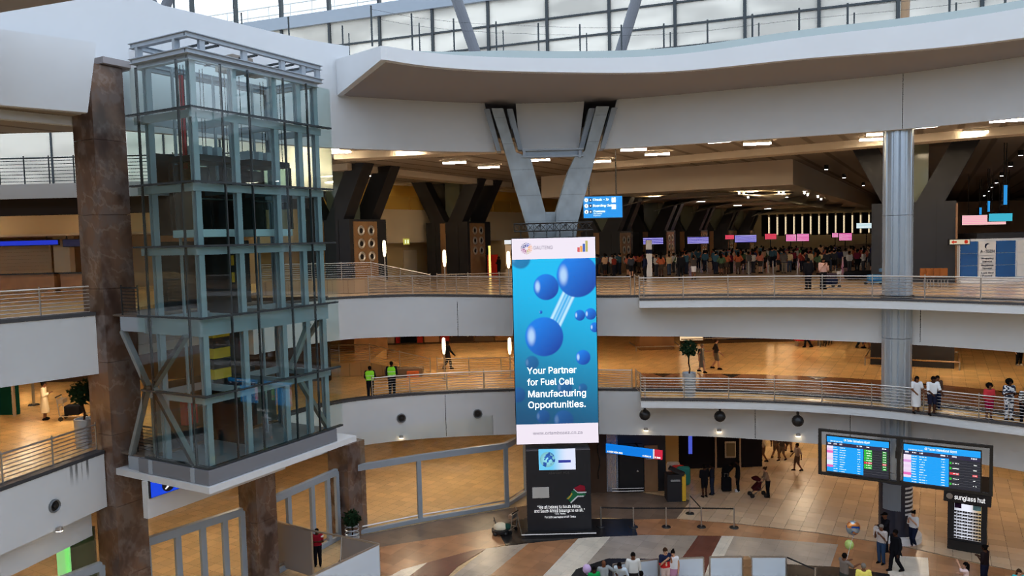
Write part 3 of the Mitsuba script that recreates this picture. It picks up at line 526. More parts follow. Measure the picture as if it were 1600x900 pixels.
# ---------------------------------------------------------------- people
S1 = np.array(trimesh.creation.icosphere(1).vertices); S0 = np.array(trimesh.creation.icosphere(0).vertices)
def bl(c, r, sc=(1, 1, 1), S=S1): return np.asarray(c, float) + S * r * np.asarray(sc)
def hull(*b): return m3.Manifold.hull_points(np.vstack(b).astype(np.float64))
def union(ms): return m3.Manifold.batch_boolean(ms, m3.OpType.Add)
def tm(M):
    m = M.to_mesh(); return trimesh.Trimesh(m.vert_properties[:, :3], m.tri_verts, process=False)
SKIN = {'dark': col(74, 48, 36), 'brown': col(112, 74, 54), 'light': col(198, 150, 122)}
HAIRC = {'black': col(20, 17, 16), 'brown': col(58, 40, 28), 'grey': col(120, 112, 104), 'fair': col(120, 90, 56)}
def figure(H=1.7, skin='dark', top=None, sleeve=.5, bottom=None, legs='trousers', hair='short', hairc='black', shoes=(24, 22, 22), fem=False, lean=0, arms='down', stance='stand', fine=True, jacket=None, turn=0):
    """The meshes of one clothed body in its own frame (facing +y, feet at z = 0): [(part name, mesh, material)]."""
    sw, hw = (.098, .056) if fem else (.112, .05)
    cl, sl = math.cos(lean), math.sin(lean)
    def TR(p):
        p = np.array(p, float)
        if lean and p[2] > .55: y, z = p[1], p[2] - .55; p = np.array([p[0], y * cl + z * sl, .55 - y * sl + z * cl])
        return p
    sh = {s: (s * sw, 0, .812) for s in (-1, 1)}
    A = {'down': ((.035, -.02, -.185), (.03, .03, -.34)), 'fold': ((.03, .0, -.18), (-.06, .12, -.13)), 'rail': ((.035, .08, -.16), (.01, .22, -.20)), 'phone': ((.03, .03, -.18), (-.05, .15, -.03)), 'push': ((.02, .08, -.15), (.0, .22, -.19)),
         'swing': ((.03, -.08, -.17), (.02, -.08, -.33)), 'swingf': ((.03, .06, -.17), (.02, .17, -.29)), 'hips': ((.09, -.05, -.15), (.01, .06, -.24)), 'up': ((.05, .10, .02), (-.01, .16, .16)), 'reach': ((.05, .10, -.10), (.02, .26, -.08)), 'wide': ((.13, .03, -.10), (.26, .07, -.12))}
    arm = arms if isinstance(arms, tuple) else (arms, arms)
    el, wr = {}, {}
    for s, a in zip((-1, 1), arm):
        e, w = A[a]; b = np.array(sh[s]); el[s] = TR(b + [s * e[0], e[1], e[2]]); wr[s] = TR(b + [s * w[0], w[1], w[2]])
    hip = {s: np.array([s * hw, 0, .53]) for s in (-1, 1)}
    kn = {s: np.array([s * .056, .012, .285]) for s in (-1, 1)}; an = {s: np.array([s * .058, -.01, .045]) for s in (-1, 1)}
    if stance == 'walk':
        kn[1] += [0, .055, .005]; an[1] += [0, .10, 0]; kn[-1] += [0, -.015, 0]; an[-1] += [0, -.13, .02]
    if stance == 'lean':
        kn[-1] += [0, .10, .0]; an[-1] += [0, .02, .06]
    if stance == 'sit':
        for s in (-1, 1): kn[s] = np.array([s * .075, .25, .53]); an[s] = np.array([s * .075, .26, .29])
    nk, hd = TR((0, -.004, .845)), TR((0, .012, .926))
    P = lambda *a: [x for x in a]
    body = [hull(bl(TR((-.07, 0, .775)), .05, (1, .85, 1)), bl(TR((.07, 0, .775)), .05, (1, .85, 1)), bl(TR((-.052, 0, .63)), .05, (1, .9, 1)), bl(TR((.052, 0, .63)), .05, (1, .9, 1))),
            hull(bl(TR((-.052, 0, .63)), .05, (1, .9, 1)), bl(TR((.052, 0, .63)), .05, (1, .9, 1)), bl((-.048, 0, .545), .057), bl((.048, 0, .545), .057)),
            hull(bl(TR((-.06, 0, .80)), .035), bl(TR((.06, 0, .80)), .035), bl(nk, .034)), hull(bl(nk, .032), bl(hd - [0, .01, .03], .03)),
            hull(bl(hd, .054, (.86, 1.05, 1.16)), bl(hd + [0, .022, -.048], .027)), hull(bl(hd + [0, .056, -.004], .008), bl(hd + [0, .066, -.02], .009), S0 * .004 + hd + [0, .05, .012])]
    for s in (-1, 1):
        S = np.array(sh[s]); S = TR(S)
        body += [hull(bl(S, .036), bl(el[s], .026)), hull(bl(el[s], .026), bl(wr[s], .018)), hull(bl(TR((s * .06, 0, .79)), .04), bl(S, .036)),
                 hull(bl(hip[s], .058), bl(kn[s], .036)), hull(bl(kn[s], .036), bl(an[s], .024)), hull(bl(an[s], .023), bl(an[s] + [s * .008, .075, -.028], .016), bl(an[s] + [0, -.022, -.026], .018)),
                 hull(bl(hd + [s * .047, -.004, -.006], .012, (.4, 1, 1.4), S0))]
        d = wr[s] - el[s]; d /= np.linalg.norm(d); sd = np.array([s * 1.0, 0, 0]); sd -= d * (sd @ d); sd /= np.linalg.norm(sd) + 1e-9; nn = np.cross(d, sd)
        side = nn if abs(nn[1]) > .5 else sd; pn = np.cross(side, d)
        side = side * (1 if side[1] >= 0 else -1)
        palm = wr[s] + d * .032
        body.append(hull(bl(wr[s], .014, S=S0), bl(palm + side * .012 + d * .015, .011, S=S0), bl(palm - side * .014 + d * .012, .011, S=S0)))
        for j, L in enumerate((.040, .046, .043, .034)) if fine else ():
            b0 = palm + d * .022 + side * (.017 - .0115 * j); b1 = b0 + d * L * .55 - pn * .004; b2 = b1 + d * L * .4 - pn * .012 * s
            body += [hull(S0 * .0055 + b0, S0 * .005 + b1), hull(S0 * .005 + b1, S0 * .0042 + b2)]
        if fine:
            t0 = palm + side * .012 - d * .01; t1 = t0 + side * .018 + d * .016; body += [hull(S0 * .007 + t0, S0 * .0055 + t1), hull(S0 * .0055 + t1, S0 * .0048 + t1 + d * .02 + side * .003)]
    out = [('body', tm(union(body)), SKIN[skin])]
    g = .009
    if top is not None:
        t = [hull(bl(TR((-.07, 0, .778)), .05 + g, (1, .88, 1)), bl(TR((.07, 0, .778)), .05 + g, (1, .88, 1)), bl(TR((-.052, 0, .63)), .052 + g, (1, .9, 1)), bl(TR((.052, 0, .63)), .052 + g, (1, .9, 1))),
             hull(bl(TR((-.052, 0, .63)), .052 + g, (1, .9, 1)), bl(TR((.052, 0, .63)), .052 + g, (1, .9, 1)), bl((-.05, 0, .545), .058 + g, (1, 1, .8)), bl((.05, 0, .545), .058 + g, (1, 1, .8))), hull(bl(TR((-.06, 0, .80)), .035 + g), bl(TR((.06, 0, .80)), .035 + g), bl(nk - [0, 0, .012], .03))]
        for s in (-1, 1):
            S = TR(sh[s]); t.append(hull(bl(TR((s * .06, 0, .79)), .042 + g), bl(S, .037 + g)))
            f = min(1, sleeve * 2); 
            if f > 0: t.append(hull(bl(S, .037 + g), bl(S + (el[s] - S) * f, .028 + g)))
            if sleeve > .5: t.append(hull(bl(el[s], .028 + g), bl(el[s] + (wr[s] - el[s]) * (sleeve * 2 - 1), .021 + g)))
        if legs == 'dress': t.append(hull(bl((-.05, 0, .55), .06 + g), bl((.05, 0, .55), .06 + g), *[bl((.105 * math.cos(a), .10 * math.sin(a), .20), .012, S=S0) for a in np.arange(12) * math.pi / 6]))
        out.append(('dress' if legs == 'dress' else 'shirt', tm(union(t)), top))
    if legs != 'dress' and bottom is not None:
        b = [hull(bl((-.048, 0, .545), .06 + g, (1, 1, .7)), bl((.048, 0, .545), .06 + g, (1, 1, .7)), bl(hip[-1] - [0, 0, .02], .055 + g), bl(hip[1] - [0, 0, .02], .055 + g))]
        if legs == 'skirt': b.append(hull(bl((-.05, 0, .53), .06 + g), bl((.05, 0, .53), .06 + g), *[bl((.088 * math.cos(a), .08 * math.sin(a), .33), .012, S=S0) for a in np.arange(12) * math.pi / 6]))
        else:
            for s in (-1, 1):
                f = {'shorts': .9, 'trousers': 1}[legs]; b.append(hull(bl(hip[s], .058 + g), bl(hip[s] + (kn[s] - hip[s]) * f, .038 + g)))
                if legs == 'trousers': b.append(hull(bl(kn[s], .038 + g), bl(an[s] + [0, 0, .0], .028 + g)))
        out.append((legs, tm(union(b)), bottom))
    sm = col(*shoes)
    for s in (-1, 1):
        a = an[s]; out.append(('shoe', tm(hull(bl(a + [0, .0, .002], .028), bl(a + [s * .008, .082, -.024], .021), bl(a + [0, -.026, -.022], .023))), sm))
    hc = HAIRC[hairc]
    face = m3.Manifold.cube([.3, .3, .3], True).translate([0, .150 + .022, -.142]).translate(hd)
    cap = hull(bl(hd + [0, -.006, .008], .058, (.92, 1.07, 1.14))) - face
    if hair == 'long': cap = cap + (hull(bl(hd + [0, -.03, 0], .05), bl(hd + [-.03, -.045, -.12], .028), bl(hd + [.03, -.045, -.12], .028)) - face)
    if hair == 'bun': cap = cap + hull(bl(hd + [0, -.06, .055], .026))
    if hair == 'afro': cap = hull(bl(hd + [0, -.016, .02], .084, (1, 1, .98))) - m3.Manifold.cube([.13, .2, .16], True).translate([0, .10 + .035, -.055]).translate(hd)
    if hair == 'cap': cap = (hull(bl(hd + [0, -.002, .014], .061, (.94, 1.05, 1.12))) - m3.Manifold.cube([.3, .4, .3], True).translate([0, 0, -.142 + .01]).translate(hd)) + hull(S0 * .006 + hd + [-.03, .05, .022], S0 * .006 + hd + [.03, .05, .022], S0 * .005 + hd + [-.022, .115, .012], S0 * .005 + hd + [.022, .115, .012])
    if hair != 'none': out.append(('cap' if hair == 'cap' else 'hair', tm(cap), hc))
    if fine:
        for s in (-1, 1): out.append(('eye', trimesh.Trimesh(S0 * [.007, .004, .005] + hd + [s * .020, .0545, .004], trimesh.creation.icosphere(0).faces), col(28, 22, 20)))
        out.append(('mouth', trimesh.Trimesh(S0 * [.016, .004, .004] + hd + [0, .0525, -.036], trimesh.creation.icosphere(0).faces), col(120, 62, 56)))
    for n, m, c in out: m.apply_scale(H)
    return out
def person(label, xy, z, deg, group=None, extra=None, **kw):
    k = thing('person', label, 'person', group); M = trimesh.transformations.rotation_matrix(math.radians(deg), [0, 0, 1]); M[:3, 3] = [xy[0], xy[1], z]
    fig = figure(**kw); low = min(m.vertices[:, 2].min() for n, m, c in fig)
    if kw.get('stance') != 'sit': M[2, 3] -= low
    for n, m, c in fig: part(k, n, moved(m, M), c, 50)
    for n, m, c in (extra or []): part(k, n, moved(m, M), c, 40)
    return k, M
def at(px, py, z): return atz(px, py, z)[:2]
W_, BLK, NVY, GRYC, JEAN = col(222, 222, 224), col(26, 26, 30), col(28, 34, 56), col(132, 130, 128), col(52, 70, 98)
def backpack(H=1.7, c=None): return [('backpack', tm(hull(*[bl(q, .03) for q in ((-.06, -.085, .62), (.06, -.085, .62), (-.06, -.085, .79), (.06, -.085, .79), (-.05, -.11, .64), (.05, -.11, .64))]).scale([H] * 3)), c or BLK)]
VEST = matte('safety_vest', lin(150, 236, 60)); BAND = matte('reflective_band', lin(226, 232, 214))
def vest(H=1.7):
    v = hull(bl((-.072, 0, .782), .068, (1, .86, 1)), bl((.072, 0, .782), .068, (1, .86, 1)), bl((-.054, 0, .57), .07, (1, .95, 1)), bl((.054, 0, .57), .07, (1, .95, 1)))
    o = [('safety_vest', tm(v.scale([H] * 3)), VEST)]
    for z in (.60, .70): o.append(('reflective_band', tm((v.translate([0, 0, -.0]).scale([1.03, 1.05, 1.0]) ^ m3.Manifold.cube([1, 1, .016], True).translate([0, 0, z])).scale([H] * 3)), BAND))
    return o
STR = matte('striped_cloth', proc(lambda p, n, uv: dr.select(p.z * 9 - dr.floor(p.z * 9) < .5, mi.Color3f(.05), mi.Color3f(.75))))
PATT = matte('patterned_cloth', proc(lambda p, n, uv: mix(mi.Color3f(.04, .05, .08), mi.Color3f(.72, .72, .74), smoothstep(.45, .52, noise(p.x * 14, p.y * 14, p.z * 14)))))
# the middle level
person('person in a green safety vest leaning on the middle railing beside another guard', at(579, 622, L1 + .03), L1 + .03, 8, H=1.66, top=BLK, sleeve=1, bottom=BLK, arms='rail', lean=.2, extra=vest(1.66))
person('taller upright person in a green safety vest at the middle railing', at(613, 617.5, L1 + .03), L1 + .03, 5, H=1.78, top=BLK, sleeve=1, bottom=BLK, arms='fold', extra=vest(1.78))
person('person with a black backpack walking away on the middle level left of the hanging screen', at(700, 577, L1), L1, -60, H=1.78, top=BLK, sleeve=1, bottom=col(36, 34, 38), stance='walk', arms=('swing', 'swingf'), extra=backpack(1.78))
person('person in a grey dress and backpack walking past the potted tree', at(1097, 582, L1), L1, -115, H=1.68, skin='light', top=col(120, 116, 108), sleeve=.2, legs='dress', stance='walk', arms=('reach', 'swing'), hairc='grey', fem=True, extra=backpack(1.68, BLK))
person('person in a dark T-shirt and shorts walking beside the one in a grey dress', at(1119, 577, L1), L1, -105, H=1.82, skin='light', top=col(52, 48, 48), bottom=col(110, 100, 88), legs='shorts', stance='walk', arms=('swing', 'swingf'), hairc='brown')
person('person showing only dark walking legs below the upper fascia', at(1345, 544, L1), L1, -80, H=1.75, top=BLK, bottom=BLK, stance='walk', group=None)
person('person showing only bare walking legs below the upper fascia', at(1354, 545, L1), L1, -95, H=1.7, skin='brown', top=GRYC, bottom=col(40, 40, 44), legs='shorts', stance='walk')
person('striding person in dark trousers in front of the red bench of the middle level', at(1262, 543, L1), L1, 95, H=1.72, top=BLK, bottom=BLK, stance='walk')
person('person in black trousers and white shoes standing far right on the middle level', at(1592, 571, L1), L1, 180, H=1.75, skin='light', top=col(60, 50, 40), bottom=BLK, shoes=(210, 200, 190), arms='down')
person('person in a loose white dress at the middle railing by the fluted column', at(1431, 646, L1), L1, 176, H=1.66, skin='brown', top=W_, sleeve=.35, legs='dress', hair='long', arms='rail', fem=True, lean=.1)
person('person in a white T-shirt leaning on the middle railing right of the fluted column', at(1456, 649, L1), L1, 180, H=1.72, top=col(232, 236, 240), sleeve=.45, bottom=col(36, 38, 56), legs='shorts', arms='rail', lean=.12)
person('child with dark hair half hidden behind the person in a white T-shirt', at(1464, 641, L1), L1, 185, H=1.55, skin='brown', top=col(90, 70, 60), bottom=NVY, hair='short')
person('person in a red hoodie and wine red skirt at the middle railing', at(1545, 657, L1), L1, 178, H=1.55, skin='brown', top=col(196, 60, 66), sleeve=1, bottom=col(150, 26, 62), legs='skirt', hair='afro', arms='fold', fem=True)
person('person with an afro in a black and white patterned dress at the middle railing', at(1576, 657, L1), L1, 180, H=1.72, top=PATT, sleeve=.45, bottom=PATT, legs='trousers', hair='afro', arms='fold', fem=True)
person('person in a black and white striped shirt leaning over the railing at the right edge', at(1600, 660, L1), L1, 165, H=1.6, top=STR, sleeve=.6, bottom=BLK, arms='rail', lean=.45)
person('person in a long cream coat dress standing in the left wing', at(71, 656, L1L), L1L, -70, H=1.66, skin='brown', top=col(238, 222, 190), sleeve=.9, legs='dress', arms='fold', fem=True, hair='bun')
# the ground level
person('person in a grey top and black leggings pushing the stroller', at(1200, 777, 0), 0, 82, H=1.7, skin='light', top=col(138, 112, 92), sleeve=.7, bottom=BLK, arms='push', lean=.25, hair='bun', hairc='brown', fem=True)
person('person in black with shorts standing by the yellow and black bin', at(1101, 777, 0), 0, 20, H=1.82, top=BLK, sleeve=.6, bottom=BLK, legs='shorts', arms='fold')
person('person in dark jeans beside the one in black shorts', at(1113, 773, 0), 0, 60, H=1.75, top=col(34, 36, 48), sleeve=1, bottom=col(38, 44, 62), arms='fold')
person('person in black bending over the tall black suitcase', at(1132, 765, 0), 0, -70, H=1.75, top=BLK, sleeve=1, bottom=BLK, lean=.9, arms='down')
person('person in a black tracksuit with white stripe and white shoes beside the suitcase', at(1153, 768, 0), 0, 80, H=1.8, top=BLK, sleeve=1, bottom=BLK, shoes=(225, 225, 230), arms='down', extra=[('white_stripe', box([-.24, 0, 1.25], [.02, .03, .5]), W_)])
for px, py, dg, c, l in ((1193, 721, 60, col(170, 150, 130), 'blurred walking person in beige by the dark shop front'), (1212, 716, -60, col(80, 60, 50), 'walking person in brown behind the stroller'), (1222, 720, 120, col(60, 50, 48), 'walking person in dark clothes deep in the arrivals hall'), (1246, 736, 90, col(150, 130, 120), 'blurred walking person in a pale shirt left of the flight boards'), (1232, 706, -90, col(190, 170, 150), 'distant walking person in cream deep in the arrivals hall')):
    person(l, at(px, py, 0), 0, dg, H=1.7, skin='brown', top=c, bottom=col(90, 70, 58), legs='shorts', stance='walk', arms=('swing', 'swingf'), fine=False)
person('person in a black suit walking on the pale paving', at(1399, 893, 0), 0, 100, H=1.8, top=BLK, sleeve=1, bottom=BLK, stance='walk', arms='down', extra=[('coat_tails', tm(hull(*[bl(q, .02) for q in ((-.15, -.1, .95), (.15, -.1, .95), (-.16, -.17, .72), (.16, -.17, .72), (-.15, .08, .9), (.15, .08, .9))])), BLK)])
person('person in a pale grey shirt and blue jeans holding something at the fluted column', at(1377, 881, 0), 0, 120, H=1.74, skin='brown', top=col(196, 184, 178), sleeve=.45, bottom=JEAN, arms='phone', hairc='grey')
person('person in a black cap and jacket behind the one in blue jeans', at(1383, 862, 0), 0, 95, H=1.78, skin='brown', top=BLK, sleeve=1, bottom=BLK, hair='cap', arms=('reach', 'down'))
person('person in a white top and dark jeans leaning on the fluted column', at(1427, 855, 0), 0, 120, H=1.68, skin='light', top=W_, sleeve=.5, bottom=NVY, shoes=(220, 200, 196), arms='phone', stance='lean', hair='bun', fem=True)
person('person in a grey T-shirt reaching towards the green balloon', at(1319, 931, 0), 0, -70, H=1.72, skin='brown', top=col(124, 112, 104), sleeve=.4, bottom=col(70, 74, 70), arms='reach')
person('person in a bright yellow shirt seen from behind', at(1349, 950, 0), 0, -10, H=1.74, skin='brown', top=col(236, 222, 110), sleeve=.6, bottom=NVY, hair='short', hairc='grey')
person('person in a white blouse with long dark hair talking on the phone', at(1509, 944, 0), 0, 60, H=1.64, skin='light', top=col(226, 200, 196), sleeve=.6, bottom=col(200, 180, 178), arms=('up', 'fold'), hair='long', fem=True)
person('person in black browsing the sunglasses display', at(1538, 918, 0), 0, 35, H=1.74, top=col(38, 30, 32), sleeve=.5, bottom=col(30, 32, 50), hair='bun', fem=True, arms='fold')
person('person in a turquoise T-shirt at the lower right corner', at(1591, 955, 0), 0, 170, H=1.62, skin='light', top=col(60, 190, 196), sleeve=.4, bottom=NVY, hair='long', hairc='brown', fem=True)
Q = [('person in a bright green shirt beside the lilac balloon', 929, 946, 195, 'dark', col(30, 150, 78), .5, BLK, 1.55, 'down'), ('bald person in a grey and white shirt with arm stretched out', 944, 941, 200, 'brown', col(150, 156, 158), .8, NVY, 1.7, ('wide', 'down')),
     ('person in a white T-shirt bending forward in the waiting group', 973, 938, 150, 'dark', col(206, 220, 232), .5, col(70, 66, 70), 1.72, 'fold'), ('person in an open white shirt standing tallest in the waiting group', 990, 932, 180, 'brown', col(214, 212, 206), .6, col(44, 40, 40), 1.8, 'down'),
     ('small child in front of the waiting group', 977, 962, 170, 'dark', col(206, 120, 84), .3, W_, 1.25, 'down'), ('person in black with dark hair seen from behind in the waiting group', 1003, 957, 15, 'dark', BLK, .7, BLK, 1.62, 'fold')]
for l, px, py, dg, sk, tc, sl, bc, H, ar in Q: person(l, at(px, py, 0), 0, dg, H=H, skin=sk, top=tc, sleeve=sl, bottom=bc, arms=ar, lean=.45 if 'bending' in l else 0, hair='none' if 'bald' in l else 'short')
person('person in a navy and red polo shirt and cream shorts before the white hoardings', at(1040, 923, 0), 0, 200, H=1.78, skin='light', top=matte('navy_red_shirt', proc(lambda p, n, uv: mix(mi.Color3f(.55, .03, .03), mi.Color3f(.015, .02, .05), smoothstep(1.21, 1.23, p.z)))), sleeve=.45, bottom=col(216, 190, 180), legs='shorts', arms='phone', hairc='brown')
person('person in a white top and pink skirt with a hand on the white hoarding', at(1052, 922, 0), 0, 160, H=1.66, skin='light', top=W_, sleeve=.1, bottom=col(182, 130, 156), legs='skirt', arms=('down', 'reach'), hair='bun', fem=True)
pk = at(497, 884, 0)
person('person in a red and white sports jersey standing behind the grey panel booth', pk, 0, 190, H=1.7, skin='dark', top=col(150, 34, 46), sleeve=.3, bottom=BLK, arms='fold', extra=[('white_sleeve', cat([ball([s * .205, 0, 1.33], .085, 1) for s in (-1, 1)]), W_)])
# the upper level
U = [('person in a pink scarf beside a loaded trolley at the upper railing', 1286, 452, 190, 'brown', col(196, 160, 150), .9, BLK, 1.68, 'phone'), ('person in black standing at the upper railing left of the loaded trolley', 1263, 452, 10, 'dark', BLK, .8, BLK, 1.7, 'down'),
     ('person in a long black coat near the upper railing before the queue', 1064, 437, 10, 'dark', BLK, 1, BLK, 1.82, 'down'), ('person in a dark top and white skirt before the queue', 1084, 437, 5, 'brown', col(60, 54, 52), .8, col(200, 196, 200), 1.68, 'up'),
     ('person pulling a wine red bag near the white pillar sign', 1008, 437, 60, 'dark', NVY, 1, BLK, 1.75, 'down'), ('person in a white T-shirt left in the check-in queue by the hanging screen', 957, 430, 150, 'brown', W_, .45, col(90, 80, 76), 1.7, 'down'),
     ('person in a dark jacket among the seats right of the upper lamp posts', 780, 433, 120, 'dark', BLK, 1, BLK, 1.7, 'fold'), ('person in dark clothes bending over luggage by the second black pier', 668, 427, 90, 'dark', BLK, .6, BLK, 1.7, 'push'), ('person in grey at a counter behind the blue kiosk edge', 1493, 437, 30, 'light', col(150, 140, 150), .5, BLK, 1.74, 'down')]
for l, px, py, dg, sk, tc, sl, bc, H, ar in U: person(l, at(px, py, L2), L2, dg, H=H, skin=sk, top=tc, sleeve=sl, bottom=bc, arms=ar, legs='skirt' if 'skirt' in l else 'trousers', hair='long' if 'scarf' in l else 'short')
# the crowd in the check-in queues: a dozen figures, each copy a thing of its own
pal = [((150, 60, 50), (40, 40, 50)), ((210, 205, 200), (60, 60, 66)), ((60, 62, 70), (30, 30, 34)), ((170, 90, 60), (70, 60, 52)), ((90, 84, 80), (120, 110, 96)), ((60, 92, 110), (40, 44, 60)), ((190, 150, 120), (36, 36, 40)), ((74, 96, 70), (46, 40, 36)), ((214, 190, 150), (70, 80, 100)), ((120, 40, 60), (28, 28, 30)), ((50, 50, 90), (90, 84, 80)), ((190, 110, 90), (50, 46, 44))]
for i, (a, b) in enumerate(pal):
    g = {'type': 'shapegroup'}; n = {}
    for nm, m, c in figure(H=1.58 + .03 * (i % 7), skin=('dark', 'brown', 'light')[i % 3], top=col(*a), sleeve=(.45, .9)[i % 2], bottom=col(*b), legs=('trousers', 'trousers', 'shorts', 'skirt')[i % 4], hair=('short', 'bun', 'short', 'long')[i % 4], fem=i % 4 == 3, arms=('down', 'fold', 'phone', 'hips')[i % 4], fine=False):
        q = nm if nm not in n else nm + '_001'; n[nm] = 1; g[q] = mikit.ply(m, c, smooth=50)
    scene[f'crowd_figure_{i}'] = g
spots = []
PIERS = [(719, 66), (950, 66), (1023, 77.3), (1078, 88.7), (1122, 100.6), (1157, 112.6), (1428, 45)]
KEEP = [at(px, py, L2) for px, py in ((1044, 428), (1056, 429), (1095, 426), (1105, 428), (1123, 425), (1146, 425), (1153, 426), (1170, 430), (1192, 426), (1200, 426), (1208, 429), (1246, 430), (1064, 437), (1084, 437), (1008, 437), (957, 430))] + [((px - 800) / FPX * D, D + 1) for px, D in ((961, 72), (1020, 73.5), (1090, 83), (1165, 90), (1204, 94), (1236, 94), (1254, 96), (1015, 55), (1015, 55.6))]
def clear(x, y): return all((x - a) ** 2 + (y - b) ** 2 > .36 for a, b in spots) and all((x - a) ** 2 + (y - b) ** 2 > .6 for a, b in KEEP) and all(math.hypot(x - (px - 800) / FPX * D, y - D) > 2.9 for px, D in PIERS)
tries = 0
while len(spots) < 170 and tries < 9000:
    tries += 1
    px = rng.uniform(930, 1388); py = 411 + 19 * rng.random()
    if px > 1180: py -= 4 * rng.random()
    if px < 1060: py = 423 + 11 * rng.random()
    x, y = at(px, py, L2)
    if clear(x, y): spots.append((x, y))
TOPS = ('brick red', 'white', 'charcoal', 'rust', 'taupe', 'teal blue', 'tan', 'moss green', 'straw yellow', 'crimson', 'navy', 'salmon'); cnt = {}
def nth(n): return ORD[n - 1] if n <= 12 else f'{n}th'
for x, y in sorted(spots, key=lambda q: q[0] / q[1]):
    c = int(rng.integers(len(pal))); cnt[c] = cnt.get(c, 0) + 1
    k = thing('person', f'traveller in a {TOPS[c]} top in the check-in crowd, {nth(cnt[c])} such from the left', 'person', 'crowd in the check-in queues')
    scene[k] = {'type': 'instance', 'group': {'type': 'ref', 'id': f'crowd_figure_{c}'}, 'to_world': T().translate([float(x), float(y), L2 + .012]).rotate([0, 0, 1], float(rng.uniform(-70, 70)))}
# ---------------------------------------------------------------- upper level hall
def gbox(x, y, z0, z1, lu, lb, du=0, db=0):                            # a box aligned with the building's grid, centre x, y
    c = np.array([x, y]) + GU * du + GB * db; return box([c[0], c[1], (z0 + z1) / 2], [lu, lb, z1 - z0], YAW)
VENTM = mat('vent_ring', lin(214, 206, 196), .3, .7)
def pier(x, y, zt, label, base=L2, w=4.2, d=3.7, s=1.0, vents=True):
    k = thing('pier', label, 'pillar'); ztr = 15.7 if zt > 18 else 14.6
    part(k, 'trunk', gbox(x, y, base, ztr, d, w), BLACK)
    for db in (-.55, .55): part(k, 'joint', gbox(x, y, base, ztr + .02, .04, .05, -d / 2 - .01, db * w / 2), BLACKM)
    part(k, 'wood_strip', gbox(x, y, base, ztr - .1, .08, .52, -d / 2 - .02, .35), WOOD)
    sp_ = part(k, 'wood_panel', gbox(x, y, base, ztr - .15, 2.3, .1, -.35, -w / 2 - .03), WOOD)
    if vents:
        for r in range(3):
            for c in (-.5, .5):
                p = np.array([x, y]) + GU * (-.35 + c) + GB * (-w / 2 - .09); M = frame([p[0], p[1], ztr - .75 - r * .85], [*GU, 0], [0, 0, 1]); M[:3, 2] = [-GB[0], -GB[1], 0]
                part(sp_, 'vent', moved(lathe([(.16, 0), (.34, 0), (.34, .03), (.27, .07), (.18, .03), (.16, -.02)], 20), M), VENTM, 30); part(sp_, 'vent_opening', moved(lathe([(0, -.0), (.17, -.0), (.17, .015), (0, .015)], 16), M), BLACKM)
    for du in (-d / 2 + .5, d / 2 - .5):
        for sd in (-1, 1):
            def q(db, z): c = np.array([x, y]) + GB * db * sd; return c, z
            prof = sg.Polygon([(.05, ztr - .2), (1.5, ztr - .2), (3.5 * s, zt), (2.1 * s, zt)]); m = trimesh.creation.extrude_polygon(prof, 1.0, engine='earcut'); m.apply_translation([0, 0, -.5])
            M = np.eye(4); c = np.array([x, y]) + GU * du; M[:3, 0] = [GB[0] * sd, GB[1] * sd, 0]; M[:3, 1] = [0, 0, 1]; M[:3, 2] = np.cross(M[:3, 0], M[:3, 1]); M[:3, 3] = [c[0], c[1], 0]
            part(k, 'arm', moved(m, M), BLACK)
    part(k, 'glazed_core', gbox(x, y, ztr, zt, 1.6, 1.5), mat('core_glass', lin(120, 126, 108), .12) if 'mat_core_glass' not in scene else 'mat_core_glass')
    return k
def on(px, D): return np.array([(px - 800) / FPX * D, D])
p1 = on(541, 51.5); pier(*p1, CZ, 'black Y shaped pier with six round vents right beside the glass lift')
p2 = on(719, 66); pier(*p2, CZ, 'black Y shaped pier between two lamp posts, left of the hanging screen')
p3 = on(1428, 44.9); pier(*p3, CZ, 'black Y shaped pier behind the fluted column', w=4.3, d=2.6, s=.95, vents=False)
for px, D, lb in ((950, 66, 'first'), (1023, 77.3, 'second'), (1078, 88.7, 'third'), (1122, 100.6, 'fourth'), (1157, 112.6, 'fifth')):
    pier(*on(px, D), 17.4, f'black Y shaped pier with a wood strip over the check-in crowd, {lb} from left', w=3.6, d=3.0, s=.8)
for (x, y), px, z1 in ((p1, 0, L2 - .6), (p3, 1, L2 - .6)):
    k = thing('pillar', 'wood clad foot of a pier on the middle level near the glass lift' if px == 0 else 'black foot of a pier on the middle level behind the fluted column', 'pillar')
    part(k, 'trunk', gbox(x, y, L1, z1, 3.0 if px else 3.4, 4.3 if px else 4.0), WOOD if px == 0 else BLACK); part(k, 'guard_rail', tube([[*(np.array([x, y]) + GU * a * 1.95 + GB * b * 2.4), L1 + .45] for a, b in ((-1, -1), (-1, 1), (1, 1), (1, -1), (-1, -1))], .05), WOOD)
    for a, b in ((-1, -1), (-1, 1), (-1, 0)): c = np.array([x, y]) + GU * a * 1.95 + GB * b * 2.4; part(k, 'rail_post', rod([*c, L1], [*c, L1 + .45], .04), STEEL)
x, y = on(1022, 53.2); k = thing('pillar', 'wood clad block with a low rail on the middle level right of the hanging screen', 'pillar'); part(k, 'trunk', box([x, y, (L1 + L2 - .6) / 2], [2.4, 1.8, L2 - .6 - L1]), WOOD); part(k, 'guard_rail', tube([[x - 1.6, y + 1, L1 + .3], [x - 1.5, y - 1.3, L1 + .3], [x + 1.5, y - 1.3, L1 + .3], [x + 1.6, y + 1, L1 + .3]], .04), STEEL)
for sx in (-1.5, 1.5): part(k, 'rail_post', rod([x + sx, y - 1.3, L1], [x + sx, y - 1.3, L1 + .3], .035), STEEL)
